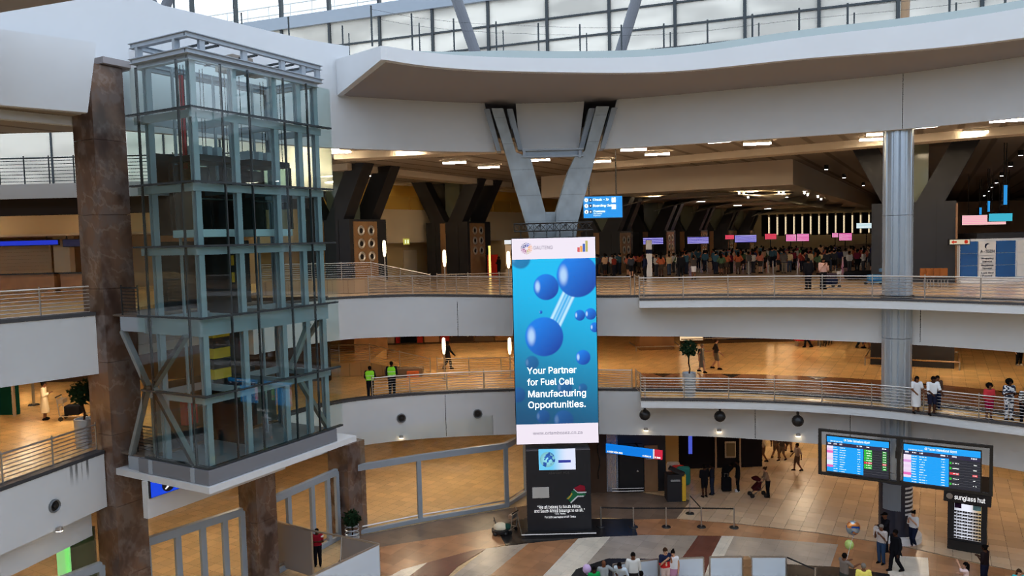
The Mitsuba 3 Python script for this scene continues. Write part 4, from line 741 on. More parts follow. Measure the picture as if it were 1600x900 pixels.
# ceiling steps, bulkhead and vaults
Pb = np.array([19.66, 53.0])
def gpoly(o, u0, u1, b0, b1): o = np.asarray(o); return [tuple(o + GU * u + GB * b) for u, b in ((u0, b0), (u1, b0), (u1, b1), (u0, b1))]
put(struct('ceiling', 'cream lowered ceiling block over the check-in crowd'), prism(gpoly(Pb, 0, 84, 0, 19.6), 17.45, CZ), CREAM2)
SHELL = matte('vault_grey', lin(176, 172, 164))
for i, u in enumerate((3, 13, 25, 39, 55)):
    v, f = [], []
    for j in range(17):
        t = j / 16; b = 1.5 + t * 13; z = 17.44 - 1.0 * (1 - math.sin(math.pi * t)) * (1 - .0 * t)
        for du, dz in ((0, 0), (.4, 0), (7, 17.44 - z)): q = Pb + GU * (u + du) + GB * b; v.append([q[0], q[1], z + dz])
    for j in range(16):
        for a in range(2): f += [[3 * j + a, 3 * j + a + 1, 3 * j + a + 4], [3 * j + a, 3 * j + a + 4, 3 * j + a + 3]]
    put(struct('ceiling', f'shallow grey vault in the check-in ceiling, row {("one", "two", "three", "four", "five")[i]}'), trimesh.Trimesh(v, f, process=False), SHELL, True)
for k_, (a, b) in enumerate((((530, 246), (860, 228)), ((530, 262), (790, 290)), ((930, 262), (1700, 196)))):
    q0, q1 = atz(*a, 18.95), atz(*b, 18.95); put(struct('ceiling', f'cream ceiling beam {("left of", "left below", "right of")[k_]} the V column'), bar([q0[0], q0[1], 18.98], [q1[0], q1[1], 18.98], 1.3, .42), CREAM2)
# left back wall with gallery
WA, WD = np.array([-11.4, 61.0]), np.array([.573, .820]); WNn = np.array([.820, -.573])
def wbox(s0, s1, z0, z1, t, off=0): c = WA + WD * (s0 + s1) / 2 + WNn * off; return box([c[0], c[1], (z0 + z1) / 2], [s1 - s0, t, z1 - z0], math.atan2(WD[1], WD[0]))
TAN = matte('tan_wall', lin(206, 178, 128))
put(struct('wall_left', 'cream upper wall under the gallery behind the left piers'), wbox(-14, 32, 14.1, 16.85, .3), CREAM)
put(struct('wall_left', 'tan recessed wall with a door behind the left piers'), wbox(-14, 36, L2, 14.2, .3, -2.2), TAN)
put(struct('ceiling', 'soffit between the cream wall and the recessed wall'), wbox(-14, 36, 14.05, 14.15, 2.6, -1.2), CREAM2)
put(struct('wall_left', 'yellow wall of the gallery'), wbox(-14, 36, 16.8, CZ, .3, -3.4), matte('yellow_wall', lin(214, 176, 92)))
gl_ = thing('gallery_balustrade', 'yellow louvred balustrade of the gallery on the cream wall', 'balustrade')
for i in range(15): part(gl_, 'louvre_panel', wbox(-13 + i * 3, -10.1 + i * 3, 16.86, 17.95, .08), matte('louvre_yellow', lin(206, 164, 80)) if 'mat_louvre_yellow' not in scene else 'mat_louvre_yellow')
GLAMP = glow((1, .82, .5), 10, .1)
for i, s in enumerate((2, 5.5, 15, 20)): one('wall_lamp', f'slim vertical wall lamp glowing on the yellow gallery wall, {ORD[i]} from the lift', 'lamp', wbox(s - .09, s + .09, 17.7, 18.6, .12, -3.15), LAMPOFF, group='gallery wall lamps', emitter=GLAMP)
def atwall(px, off): 
    d = ray(px, 400)[:2]; o = WA + WNn * off; A = np.array([[d[0], -WD[0]], [d[1], -WD[1]]]); t, s = np.linalg.solve(A, o); return s
s = atwall(633, 0); k = thing('exit_sign', 'small green and yellow exit sign on the cream wall', 'sign'); part(k, 'panel', wbox(s - .35, s + .35, 13.9, 14.4, .06, .2), BLACK, emitter=glow((.55, .5, .08), .8, .02))
for o in (-.15, .15): part(k, 'running_figure', wbox(s + o - .08, s + o + .08, 14.0, 14.3, .02, .25), BLACK, emitter=glow((.9, 1, .6), 1, .01))
s = atwall(640, -2); put(struct('door_1', 'pale door in the tan wall'), wbox(s - .8, s + .9, L2, L2 + 2.3, .12, -2.0), CREAM)
put(struct('wall_far', 'end wall with bright shop fronts behind the piers'), box([-1, 95, 13], [26, .4, 8]), matte('shop_wall', lin(190, 160, 120)))
for i, (px, w, h, c, lb) in enumerate(((787, 2.6, .5, (.8, .82, .85), 'white lit shop fascia left of the hanging screen'), (787, 2.4, 2.2, (.35, .22, .12), 'warm lit shop window under the white fascia'))):
    q = on(px, 80); one('shop_sign' if i == 0 else 'shop_window', lb, 'sign' if i == 0 else 'shop', box([q[0], q[1] + .1 * i, 13.85 if i == 0 else 12.4], [w, .15, h]), BLACK, emitter=glow(c, 1.0, .05))
q = atz(770, 432, L2); one('display_stand', 'tall red display rack left of the hanging screen', 'stand', cat([box([q[0], q[1] + 1, L2 + .9], [.9, .4, 1.8])] + [box([q[0], q[1] + .75, L2 + .2 + .3 * i], [.8, .16, .14]) for i in range(6)]), col(196, 50, 40))
q = at(766, 436, L2); one('light_pole', 'glowing yellow pole in front of the wooden speaker panel', 'lamp', rod([q[0], q[1], L2], [q[0], q[1], L2 + 2.6], .09), LAMPOFF, emitter=glow((.9, .62, .12), 1.2, .05))
# lamps of the hall: fluorescent battens
BATT = glow(WARM, 40, 1.5); nb = 0
for i, (px, py) in enumerate(((527, 241), (710, 257), (764, 264), (841, 253), (937, 255), (990, 237), (1027, 244), (1183, 228), (1366, 221), (1378, 213), (1529, 210), (1575, 192))):
    q = atz(px, py, 18.9); k = thing('ceiling_batten', f'glowing fluorescent batten on the slatted upper ceiling, {ORD[i]} from the lift', 'ceiling light', 'ceiling battens'); d = np.array([.94, -.2]) * .75
    part(k, 'housing', bar([q[0] - d[0], q[1] - d[1], 19.12], [q[0] + d[0], q[1] + d[1], 19.12], .34, .12), LAMPOFF)
    part(k, 'tube', bar([q[0] - d[0], q[1] - d[1], 19.0], [q[0] + d[0], q[1] + d[1], 19.0], .26, .1), LAMPOFF, emitter=BATT)
SPOTE = glow((1, .86, .6), 60, .06)
for i, (px, py) in enumerate(((1595, 243), (1579, 260), (1565, 275), (1557, 286), (1550, 293), (1545, 299), (1538, 306), (1291, 265), (1319, 278), (1349, 290))):
    q = atz(px, py, 18.85); k = thing('spotlight', f'small glowing spotlight on the dark upper ceiling, {ORD[i]} from the nearest' if i < 7 else f'small glowing spotlight left of the fluted column, {ORD[i - 7]} from the nearest', 'spotlight', 'ceiling spotlights'); part(k, 'can', lathe([(0, 0), (.16, 0), (.16, .35), (0, .35)], 12, [q[0], q[1], 18.87]), BLACKM); part(k, 'lens', lathe([(0, 0), (.13, 0), (.13, .02), (0, .02)], 12, [q[0], q[1], 18.845]), LAMPOFF, emitter=SPOTE)
for i, (px, py) in enumerate(((1155, 296), (1162, 303), (1169, 308), (1217, 292), (1224, 295), (1257, 300), (1262, 304), (1278, 307), (1283, 311), (1222, 312))):
    q = atz(px, max(py, 301), 17.34); k = thing('downlight', f'tiny glowing downlight under the check-in ceiling, {ORD[i]} of ten', 'spotlight', 'check-in downlights'); part(k, 'stem', rod([q[0], q[1], 17.34], [q[0], q[1], 17.45], .02, 5), BLACKM); part(k, 'bulb', ball([q[0], q[1], 17.32], .1, 1), LAMPOFF, emitter=SPOTE)
# unseen broad warm panels behind the fascia, placed to light the upper hall
PAN = glow(WARM, 34.0, 3.0)
for x, y, z in ((-5, 41.5, 19.17), (3, 42, 19.17), (11, 41, 19.17), (20, 37, 19.17), (27, 33, 19.17), (-10, 40, 19.17)):
    one('unseen_panel_light', 'large unseen warm panel in the upper level ceiling, lighting the hall', 'ceiling light', box([x, y, z], [2.4, 1.2, .05], YAW), LAMPOFF, group='unseen upper level light panels', emitter=PAN)
for i, (u, b) in enumerate(((6, 4), (6, 12), (20, 4), (20, 12), (36, 4), (36, 12), (54, 4), (54, 12))):
    q = Pb + GU * u + GB * b; one('placed_downlight', f'square warm downlight in the low check-in ceiling, {ORD[i]} by depth', 'ceiling light', box([*q, 17.42], [.7, .7, .05], YAW), LAMPOFF, group='check-in ceiling downlights', emitter=glow(WARM, 45 if u < 10 else 100, 1.6))
for x, y in ((-10, 58), (-5, 74), (8, 70), (-14, 52)): one('placed_downlight', f'added square fill light above the piers left of the hanging screen at depth {y}', 'ceiling light', box([x, y, 19.17], [.8, .8, .05], YAW), LAMPOFF, group='left hall fill lights', emitter=glow(WARM, 70, 1.6))  # fill lamps added to lift the dark hall behind the left piers
# hanging signs and displays
def sign(name, label, ctg, px0, py0, px1, py1, D, c, k=1.0, stem=None, w=.05, thick=.12):
    a, b = aty(px0, py1, D), aty(px1, py0, D); t = thing(name, label, ctg)
    if callable(c): part(t, 'face', trimesh.Trimesh([[a[0], D - .01, a[2]], [b[0], D - .01, a[2]], [b[0], D - .01, b[2]], [a[0], D - .01, b[2]]], [[0, 1, 2], [0, 2, 3]], process=False), BLACK, uv=UVQ, emitter=gtex(c, w))
    else: part(t, 'face', box([(a[0] + b[0]) / 2, D, (a[2] + b[2]) / 2], [b[0] - a[0], .02, b[2] - a[2]]), BLACK, emitter=glow(c, k, w))
    part(t, 'casing', box([(a[0] + b[0]) / 2, D + thick / 2 + .012, (a[2] + b[2]) / 2], [b[0] - a[0] + .08, thick, b[2] - a[2] + .08]), BLACKM)
    if stem: 
        for f in (.15, .85): part(t, 'hanger_rod', rod([a[0] + (b[0] - a[0]) * f, D + .06, b[2]], [a[0] + (b[0] - a[0]) * f, D + .06, stem], .03, 6), BLACKM)
    return t, a, b
BLUE = (.0, .30, .85)
t, a, b = sign('direction_sign', 'blue hanging direction sign with white lettering right of the V column', 'sign', 912, 306, 972, 341, 44, BLUE, 1.0, CZ)
w_, h_ = b[0] - a[0], b[2] - a[2]; em = glow((1, 1, 1), 1, .01)
for s_, u, v, h, bd in (('Check - In', .24, .80, .13, True), ('Boarding Gates', .24, .52, .13, True), ('Customs', .25, .26, .12, True), ('International', .25, .17, .06, False), ('Departures', .25, .08, .06, False)): text(t, s_, a[0] + u * w_, a[2] + v * h_, 43.985, h, WHITE2, None, bd, em)
for i, v in enumerate((.84, .57, .29)):
    part(t, 'arrow_disc', moved(lathe([(0, 0), (.11, 0), (.11, .01), (0, .01)], 16), FACE(a[0] + .075 * w_, a[2] + v * h_, 43.985)), WHITE2, emitter=em); part(t, 'pictogram_disc', moved(lathe([(0, 0), (.1, 0), (.1, .012), (0, .012)], 16), FACE(a[0] + .18 * w_, a[2] + v * h_, 43.985)), NVY)
    part(t, 'arrow', moved(prism([(-.02, -.06), (.02, -.06), (.02, 0), (.05, 0), (0, .06), (-.05, 0), (-.02, 0)], 0.011, .016), FACE(a[0] + .075 * w_, a[2] + v * h_, 43.985)), NVY)
    part(t, 'pictogram', moved(prism(sg.box(-.05, -.02, .05, .02).union(sg.box(-.015, -.05, .02, .05)), .013, .018), FACE(a[0] + .18 * w_, a[2] + v * h_, 43.985)), WHITE2, emitter=em)
for v in (.72, .40): part(t, 'letter_box', box([a[0] + .78 * w_, 43.98, a[2] + v * h_ + .12], [.24, .01, .28]), WHITE2, emitter=em)
def desk(c0, c1):
    def fn(p, n, uv): return dr.select((p.z * 6 - dr.floor(p.z * 6)) < .35, mi.Color3f(*c1), mi.Color3f(*c0))
    return fn
disp = [(954, 372, 969, 383, 72, 0), (1005, 371, 1036, 382, 72.5, 0), (1074, 370, 1107, 381, 83, 0), (1148, 367, 1182, 379, 90, 0), (1133, 367, 1147, 374, 92, 1), (1195, 365, 1213, 374, 94, 1), (1228, 366, 1244, 377, 94, 2), (1245, 365, 1264, 377, 96, 2), (1300, 364, 1311, 371, 100, 2), (1311, 364, 1331, 376, 98, 2), (1338, 348, 1370, 357, 108, 3)]
dn = [((.06, .05, .35), (.6, .55, .95)), ((.55, .02, .06), (.75, .1, .15)), ((.6, .05, .25), (.95, .6, .8)), ((.5, .7, .75), (.9, .95, .95))]
words = ('first', 'second', 'third', 'fourth', 'fifth', 'sixth', 'seventh', 'eighth', 'ninth', 'tenth', 'eleventh')
DSK = [desk(*x) for x in dn]
for i, (x0, y0, x1, y1, D, c) in enumerate(disp):
    t, a, b = sign('check_in_display', f'{("violet and white", "red", "pink and white", "pale green")[c]} check-in display over the crowd, {words[i]} from the hanging screen', 'display', x0, y0, x1, y1, D, DSK[c], 1, None, .08); part(t, 'mast', rod([(a[0] + b[0]) / 2, D + .1, L2], [(a[0] + b[0]) / 2, D + .1, a[2] + .1], .05, 6), BLACKM)
    part(t, 'counter', box([(a[0] + b[0]) / 2, D + 1.0, L2 + .55], [2.6, .8, 1.1]), col(120, 104, 92))
fw = thing('feature_wall', 'dark far wall of the check-in hall with narrow lit slots', 'wall')
for i in range(14):
    q = on(1196 + i * 13, 128); part(fw, 'dark_panel', box([q[0], q[1], 15.3], [1.0, .3, 3.6]), BLACK); part(fw, 'lit_slot', box([q[0] + .75, q[1] + .1, 15.2], [.22, .1, 3.0]), LAMPOFF, emitter=glow((1, .8, .5), .8, .01))
q = on(1282, 130); part(fw, 'backing', box([q[0], q[1] + .6, 14.2], [24, .3, 7]), CREAM)
q = on(1015, 56); k = thing('pillar_sign', 'narrow white pillar sign standing at the edge of the check-in queue', 'sign'); part(k, 'panel', box([q[0], q[1], L2 + 1.4], [.42, .2, 2.7]), W_); part(k, 'dark_band', box([q[0], q[1] - .02, L2 + 1.9], [.44, .2, .3]), NVY)
rp = [(1044, 428), (1056, 429), (1095, 426), (1105, 428), (1123, 425), (1146, 425), (1153, 426), (1170, 430), (1192, 426), (1200, 426), (1208, 429), (1246, 430)]
prev = None
for i, (px, py) in enumerate(rp):
    q = at(px, py, L2); k = thing('queue_barrier', f'slim queue barrier post before the check-in crowd, {ORD[i]} from the hanging screen', 'barrier', 'check-in queue barriers')
    part(k, 'post', rod([*q, L2], [*q, L2 + 1.0], .035), STEEL); part(k, 'foot', lathe([(0, 0), (.18, 0), (.16, .03), (0, .03)], 14, [*q, L2]), STEEL)
    if prev is not None and np.linalg.norm(q - prev) < 4: part(k, 'belt', bar([*prev, L2 + .93], [*q, L2 + .93], .01, .05), NVY)
    prev = q
# luggage kiosk, seats, trolleys on the right
q0 = atz(1502, 443, L2); D = q0[1]; a, b = aty(1501, 374, D), aty(1588, 440, D)
k = thing('luggage_kiosk', 'blue and white luggage service kiosk with white name panel on the upper level', 'kiosk'); x0, x1 = a[0], b[0]; z1 = a[2]
part(k, 'body', cat([box([(x0 + x1) / 2 + 1.0, D + .2, (L2 + z1) / 2], [x1 - x0 + 2, .24, z1 - L2])]), col(206, 212, 220)); part(k, 'rear_room', box([(x0 + x1) / 2 + 2.2, D + 1.5, (L2 + z1) / 2], [x1 - x0 + 1, 2.3, z1 - L2 - .1]), col(206, 212, 220))
KB = mat('kiosk_blue', lin(24, 84, 150), .4); hh = (z1 - .12 - L2 - .3) / 3
for i in range(3):
    for c, wd in ((.16, .30), (.81, .34)): part(k, 'blue_panel', box([x0 + c * (x1 - x0), D + .05, L2 + .3 + hh * (i + .5)], [wd * (x1 - x0), .05, hh - .03]), KB)
    part(k, 'white_panel', box([x1 + 1.0, D + .05, L2 + .3 + hh * (i + .5)], [1.9, .05, hh - .03]), W_)
cx = x0 + .475 * (x1 - x0); pw = .30 * (x1 - x0)
for za, zb2 in ((.60, .93), (.42, .585), (.26, .405), (.08, .245)): part(k, 'name_panel', box([cx, D + .02, L2 + .12 + (z1 - L2 - .1) * (za + zb2) / 2], [pw, .05, (zb2 - za) * (z1 - L2 - .1)]), W_)
zz = lambda v: L2 + .12 + (z1 - L2 - .1) * v
text(k, 'A-TECH', cx - .42 * pw, zz(.66), D - .007, .16, NVY, .84 * pw, True)
part(k, 'emblem', moved(prism(sg.Point(0, 0).buffer(.15).difference(sg.Point(.08, -.05).buffer(.15)), 0, .01), FACE(cx, zz(.82), D - .007)), NVY)
for (l1_, l2_), v in ((('Wrapping', 'Service'), .425), (('Baggage', 'Storage'), .265), (('Lost And', 'Found'), .085)):
    text(k, l1_, cx - .36 * pw, zz(v + .085), D - .007, .085, NVY, .72 * pw, True); text(k, l2_, cx - .28 * pw, zz(v + .015), D - .007, .085, NVY, .56 * pw, True)
part(k, 'counter_base', box([(x0 + x1) / 2 + 1, D, L2 + .14], [x1 - x0 + 2, .1, .28]), W_)
part(k, 'roof_slab', box([x1 + .2, D + 1.4, z1 + .16], [4.6, 2.4, .3]), BLACK)
t, a, b = sign('arrow_sign', 'small cream sign with red arrow and symbols left of the blue kiosk', 'sign', 1484, 374, 1515, 382, D - .6, (.75, .62, .42), .8, None, .02); part(t, 'post', rod([(a[0] + b[0]) / 2, D - .5, L2], [(a[0] + b[0]) / 2, D - .5, b[2]], .03, 6), STEEL)
part(t, 'arrow', moved(prism([(-.15, 0), (-.02, .1), (-.02, .04), (.14, .04), (.14, -.04), (-.02, -.04), (-.02, -.1)], 0, .01), FACE(a[0] + .22, (a[2] + b[2]) / 2, D - .62)), col(200, 60, 40)); part(t, 'round_symbol', moved(lathe([(0, 0), (.1, 0), (.1, .01), (0, .01)], 16), FACE(b[0] - .2, (a[2] + b[2]) / 2, D - .62)), col(200, 60, 40))
sign('shop_screen', 'wide pink and orange lit shop screen at the far right of the upper level', 'screen', 1503, 335, 1572, 352, 72, desk((.9, .55, .5), (.95, .35, .55)), 1.0, CZ, .1)
sign('shop_sign', 'turquoise lit shop sign overlapping the pink screen', 'sign', 1545, 333, 1582, 346, 68, (.05, .45, .6), 1.0, CZ, .05)
for i, (x0, y0, x1, y1, D_) in enumerate(((1568, 289, 1574, 320, 46, ), (1543, 314, 1547, 331, 66), (1530, 324, 1534, 337, 80))): sign('blade_sign', f'narrow blue hanging blade sign at the upper right, {("nearest", "second", "farthest")[i]} of three', 'sign', x0, y0, x1, y1, D_, (.02, .28, .7), 1.0, CZ, .03)
put(struct('wall_right', 'dark shop front wall at the far right of the upper level'), box([62, 84, 14], [40, .4, 6]), matte('shop_dark', lin(120, 96, 78)))
SEAT = col(150, 92, 52)
for i, px in enumerate((1446, 1456, 1468, 1478)):
    q = at(px, 449, L2); k = thing('waiting_seat', f'brown waiting seat left of the blue kiosk, {ORD[i]} from the fluted column', 'seat', 'waiting seats'); x, y = q
    part(k, 'seat', box([x, y, L2 + .45], [.36, .45, .06]), BLACK); part(k, 'backrest', box([x, y + .2, L2 + .75], [.36, .06, .5]), SEAT); part(k, 'leg', cat([box([x, y - .15, L2 + .21], [.04, .04, .42]), box([x, y + .15, L2 + .21], [.04, .04, .42])]), STEEL)
def trolley(label, q, z, deg, bags=(), frame_c=STEEL):
    k = thing('luggage_trolley', label, 'luggage trolley'); M = trimesh.transformations.rotation_matrix(math.radians(deg), [0, 0, 1]); M[:3, 3] = [q[0], q[1], z]; mv = lambda m: moved(m, M)
    part(k, 'base_frame', mv(cat([rod([-.3, -.45, .2], [-.3, .5, .16], .02), rod([.3, -.45, .2], [.3, .5, .16], .02)] + [rod([-.3, y, .19], [.3, y, .19], .015) for y in (-.4, -.1, .2, .48)])), frame_c)
    part(k, 'upright', mv(cat([rod([-.28, -.45, .2], [-.25, -.55, 1.0], .02), rod([.28, -.45, .2], [.25, -.55, 1.0], .02), rod([-.27, -.5, .6], [.27, -.5, .6], .015)])), frame_c)
    part(k, 'push_handle', mv(rod([-.3, -.56, 1.02], [.3, -.56, 1.02], .028)), BLACKM); part(k, 'basket', mv(box([0, -.42, .82], [.46, .22, .18])), frame_c)
    for x, y in ((-.28, -.42), (.28, -.42), (0, .45)): part(k, 'wheel', mv(trimesh.creation.cylinder(.09, segment=[[x - .025, y, .09], [x + .025, y, .09]], sections=14)), BLACKM)
    zz_ = .22
    for i, (c, s_, lb) in enumerate(bags):
        m = tm(hull(*[bl(np.array([sx * (s_[0] / 2 - .05), sy * (s_[1] / 2 - .05), zz_ + .05 + dz * (s_[2] - .1)]), .05) for sx in (-1, 1) for sy in (-1, 1) for dz in (0, 1)])); one('suitcase', lb, 'suitcase', mv(m), c, 30); zz_ += s_[2] + .005
    return k
trolley('luggage trolley stacked with dark bags at the upper railing', at(1292, 452, L2) + [.5, .9], L2, 100, ((NVY, (.5, .75, .3), 'dark blue suitcase at the bottom of the trolley at the upper railing'), (col(60, 50, 60), (.5, .65, .28), 'grey bag on top of the dark blue suitcase at the upper railing')))
trolley('blue luggage trolley beside the fluted column on the upper level', at(1366, 445, L2), L2, 80, ((col(50, 110, 160), (.45, .7, .35), 'bright blue bag on the trolley beside the fluted column'),), col(90, 130, 170))
trolley('empty blue luggage trolley nearest the fluted column', at(1377, 446, L2), L2, 60, (), col(90, 130, 170))
one('bench_bag', 'long dark bag lying on the floor left of the blue trolleys', 'bag', tm(hull(*[bl(np.array([*(at(1345, 437, L2) + [dx, 0]), L2 + .3]), .28) for dx in (-.8, .8)])), BLK, 40)
# left wing, upper level: lit shop front, gallery behind
DL = 42.0
put(struct('wall_left', 'cream wall band above the shops of the upper left wing'), box([-38, DL - 1, 15.8], [46, .4, 1.5]), CREAM)
put(struct('wall_left', 'dark band under the gallery of the left wing'), box([-30, 34, 16.2], [42, .3, .9]), matte('dark_band', lin(64, 58, 56)))
put(struct('wall_left', 'rear wall of the upper left wing'), box([-38.5, DL + 3, 13.6], [47, .3, 3.6]), matte('wing_rear', lin(172, 140, 104)))
put(struct('ceiling', 'ceiling strip behind the cream wall band of the left wing'), box([-38.5, DL + 1, 15.0], [47, 5, .1]), CREAM2)
sign('shop_fascia', 'long blue lit shop fascia in the upper left wing', 'sign', -30, 375, 90, 385, DL, (.01, .03, .5), 1.0, 15.1, .1)
t, a, b = sign('shop_fascia', 'dark navy shop fascia touching the marble column in the upper left wing', 'sign', 99, 374, 128, 385, DL - .2, (.01, .01, .03), 1.0, 15.1, .02)
sh_ = thing('roller_shutter', 'closed pale roller shutter under the blue fascia', 'shutter')
for i in range(10): a = aty(82, 420, DL + 1); part(sh_, 'slat', box([a[0] - 4, DL + 1, L2L + .9 + i * .2], [8, .08 + .02 * (i % 2), .19]), col(206, 176, 138))
a = aty(105, 420, DL + 1.2); put(struct('trim', 'cream pier beside the roller shutter'), box([a[0], DL + 1, (L2L + 15) / 2], [.9, .5, 15 - L2L]), CREAM)
for x0, x1, lb in ((-60, 90, 'long wooden shop counter under the roller shutter'), (100, 134, 'short dark counter beside the marble column')):
    a, b = aty(x0, 440, DL - 1), aty(x1, 440, DL - 1); k = thing('shop_counter', lb, 'counter'); part(k, 'front', box([(a[0] + b[0]) / 2, DL - 1, L2L + .5], [b[0] - a[0], .6, 1.0]), WOOD); part(k, 'worktop', box([(a[0] + b[0]) / 2, DL - 1, L2L + 1.03], [b[0] - a[0] + .1, .75, .06]), BLACK)
for x in (-33, -27.5, -22): one('placed_downlight', 'unseen round warm lamp before the shops of the upper left wing', 'ceiling light', lathe([(0, 0), (.45, 0), (.45, .06), (0, .06)], 20, [x, DL - 3.5, 16.6]), LAMPOFF, group='unseen left wing downlights', emitter=glow(WARM, 26, .6));  # out of view, placed to light the cream wall band and shops
put(struct('ceiling', 'soffit of the gallery over the shops of the left wing'), prism([(-60, 32), (-10.8, 32), (-10.8, 41.3), (-60, 41.3)], 16.66, 16.8), CREAM2)
put(struct('floor', 'pale edge slab of the daylit gallery in the left wing'), prism([(-60, 31.9), (-10.8, 31.9), (-10.8, 38), (-60, 38)], 16.8, 16.95), WHITE)
put(struct('trim', 'white upstand of the gallery in the left wing'), box([-35, 31.85, 16.65], [49, .1, .6]), WHITE)
railing('gallery_railing', 'dark railing of the daylit gallery in the upper left wing', dense(np.array([[-40, 32.0], [-10.9, 32.0]]), 10), 16.95, 1.05, 1.15, 7, MULL)
w2 = struct('window_2', 'tall frosted panes behind the gallery of the left wing')
for i in range(14): part(w2, 'pane', box([-48 + i * 2.8 + 1.4, 38.3, 19.7], [2.7, .03, 5.8]), FROST); part(w2, 'mullion', box([-48 + i * 2.8, 38.3, 19.7], [.08, .12, 5.8]), MULL)
# ---------------------------------------------------------------- middle level
STRIPE = mat('brown_stone_band', proc(slabs(lin(128, 88, 62), 1.2, .3)), .12)
put(struct('floor', 'polished brown stone band along the middle level balcony'), ribbon(BAL, [BAL[:, 0] * 0 + L1 + .024, BAL[:, 0] * 0 + L1 + .001, BAL[:, 0] * 0 + L1 + .001, BAL[:, 0] * 0 + L1 + .024], [2.6, 2.6, 7.2, 7.2]), STRIPE)
fb = struct('floor', 'dark triangles inlaid in the brown stone band')
ctr = offs(BAL, 6.6)
for i in range(2, 44, 5):
    p = ctr[i]; q = ctr[i + 1]; d = (q - p) / np.linalg.norm(q - p); n = np.array([-d[1], d[0]]); part(fb, 'inlay', prism([tuple(p + d * .55 + n * .5), tuple(p - d * .55 + n * .5), tuple(p - n * .5)], L1 + .024, L1 + .032), PV['black'])
# shop fronts that show under the upper fascia
k = thing('shopfront', 'row of bright and blue shop fronts under the upper fascia on the middle level', 'shop')
def sh(px0, px1, z0, z1, c, D=55.0, em=None, nm='panel'):
    a, b = on(px0, D), on(px1, D); part(k, nm, box([(a[0] + b[0]) / 2, D, (z0 + z1) / 2], [b[0] - a[0] - .03, .2, z1 - z0]), c, **({'emitter': em} if em else {}))
for x0, x1, c, e in ((1062, 1098, col(232, 214, 176), .75), (1100, 1113, BLK, 0), (1114, 1134, col(120, 110, 104), 0), (1135, 1190, col(24, 44, 74), 0), (1191, 1198, BLK, 0), (1199, 1210, col(226, 206, 170), .6), (1211, 1214, BLK, 0), (1215, 1246, col(224, 206, 176), .5)): sh(x0, x1, L1 + .25, L1 + 3, c, em=glow((.9, .72, .45), e, .02) if e else None)
sh(1062, 1285, L1, L1 + .24, col(90, 70, 52), 54.9, None, 'plinth')
for z in (.4, .75): a, b = on(1064, 54.5), on(1246, 54.5); part(k, 'guard_bar', rod([a[0], 54.5, L1 + z], [b[0], 54.5, L1 + z], .04), STEEL)
put(struct('wall_far', 'warm rear wall of the middle level'), box([10, 74, L1 + 2], [120, .3, 4.2]), CREAM)
a = at(1265, 541, L1); b_ = thing('bench', 'red upholstered bench with steel legs below the upper fascia', 'bench'); part(b_, 'backrest', box([a[0], a[1] + .6, L1 + .85], [1.9, .15, .6]), col(196, 50, 44)); part(b_, 'seat', box([a[0], a[1] + .3, L1 + .45], [1.9, .6, .12]), col(186, 44, 40))
for dx in (-.8, .8): part(b_, 'leg', box([a[0] + dx, a[1] + .3, L1 + .2], [.06, .5, .4]), STEEL)
for i in range(3): a = at(1284 + i * 5, 541 - 2 * i, L1); c = thing('chair', f'pale wooden chair right of the red bench, {ORD[i]} from the bench', 'chair', 'chairs by the red bench'); part(c, 'seat', box([*a, L1 + .45], [.42, .42, .04]), col(220, 190, 140)); part(c, 'backrest', box([a[0], a[1] + .2, L1 + .72], [.42, .04, .45]), col(220, 190, 140)); [part(c, 'leg', box([a[0] + x, a[1] + y, L1 + .215], [.04, .04, .43]), BLACKM) for x in (-.18, .18) for y in (-.18, .18)]
k = thing('shopfront', 'colourful red and magazine filled shop fronts left of the hanging screen', 'shop')
for i, (x0, x1, c) in enumerate(((584, 592, col(170, 40, 36)), (593, 614, col(214, 190, 160)), (615, 622, col(180, 44, 40)), (623, 648, BLK), (649, 658, col(190, 60, 46)), (660, 684, col(200, 150, 110)), (685, 700, col(176, 50, 40)), (701, 738, col(72, 58, 48)), (739, 770, col(104, 84, 66)), (771, 800, col(150, 110, 70)))): sh(x0, x1, L1 + .1, L1 + 3, c, 58.5 + .1 * (i % 2))
sh(582, 800, L1, L1 + .1, col(90, 70, 52), 58.4, None, 'plinth')
for i in range(16): sh(702 + i * 4.2, 705 + i * 4.2, L1 + .5 + .3 * (i % 3), L1 + 1.0 + .3 * (i % 3), col(*[(150, 120, 90), (90, 60, 50), (180, 170, 150), (60, 60, 70)][i % 4]), 58.2, None, 'magazine_row')
one('display_poster', 'cream poster with a red figure on the shop front behind the guards', 'poster', box([*on(603, 58.1), L1 + 1.3], [.7, .06, 1.1]), col(220, 200, 170))
ct = thing('concrete_kerb', 'grey kerb with an orange mat at the foot of the middle level ramp', 'kerb'); a = at(632, 588, L1); part(ct, 'block', box([a[0], a[1], L1 + .25], [2.2, .8, .5]), GROUT); a = at(646, 589, L1); part(ct, 'orange_mat', box([a[0], a[1], L1 + .2], [.7, .5, .35]), col(224, 120, 70))
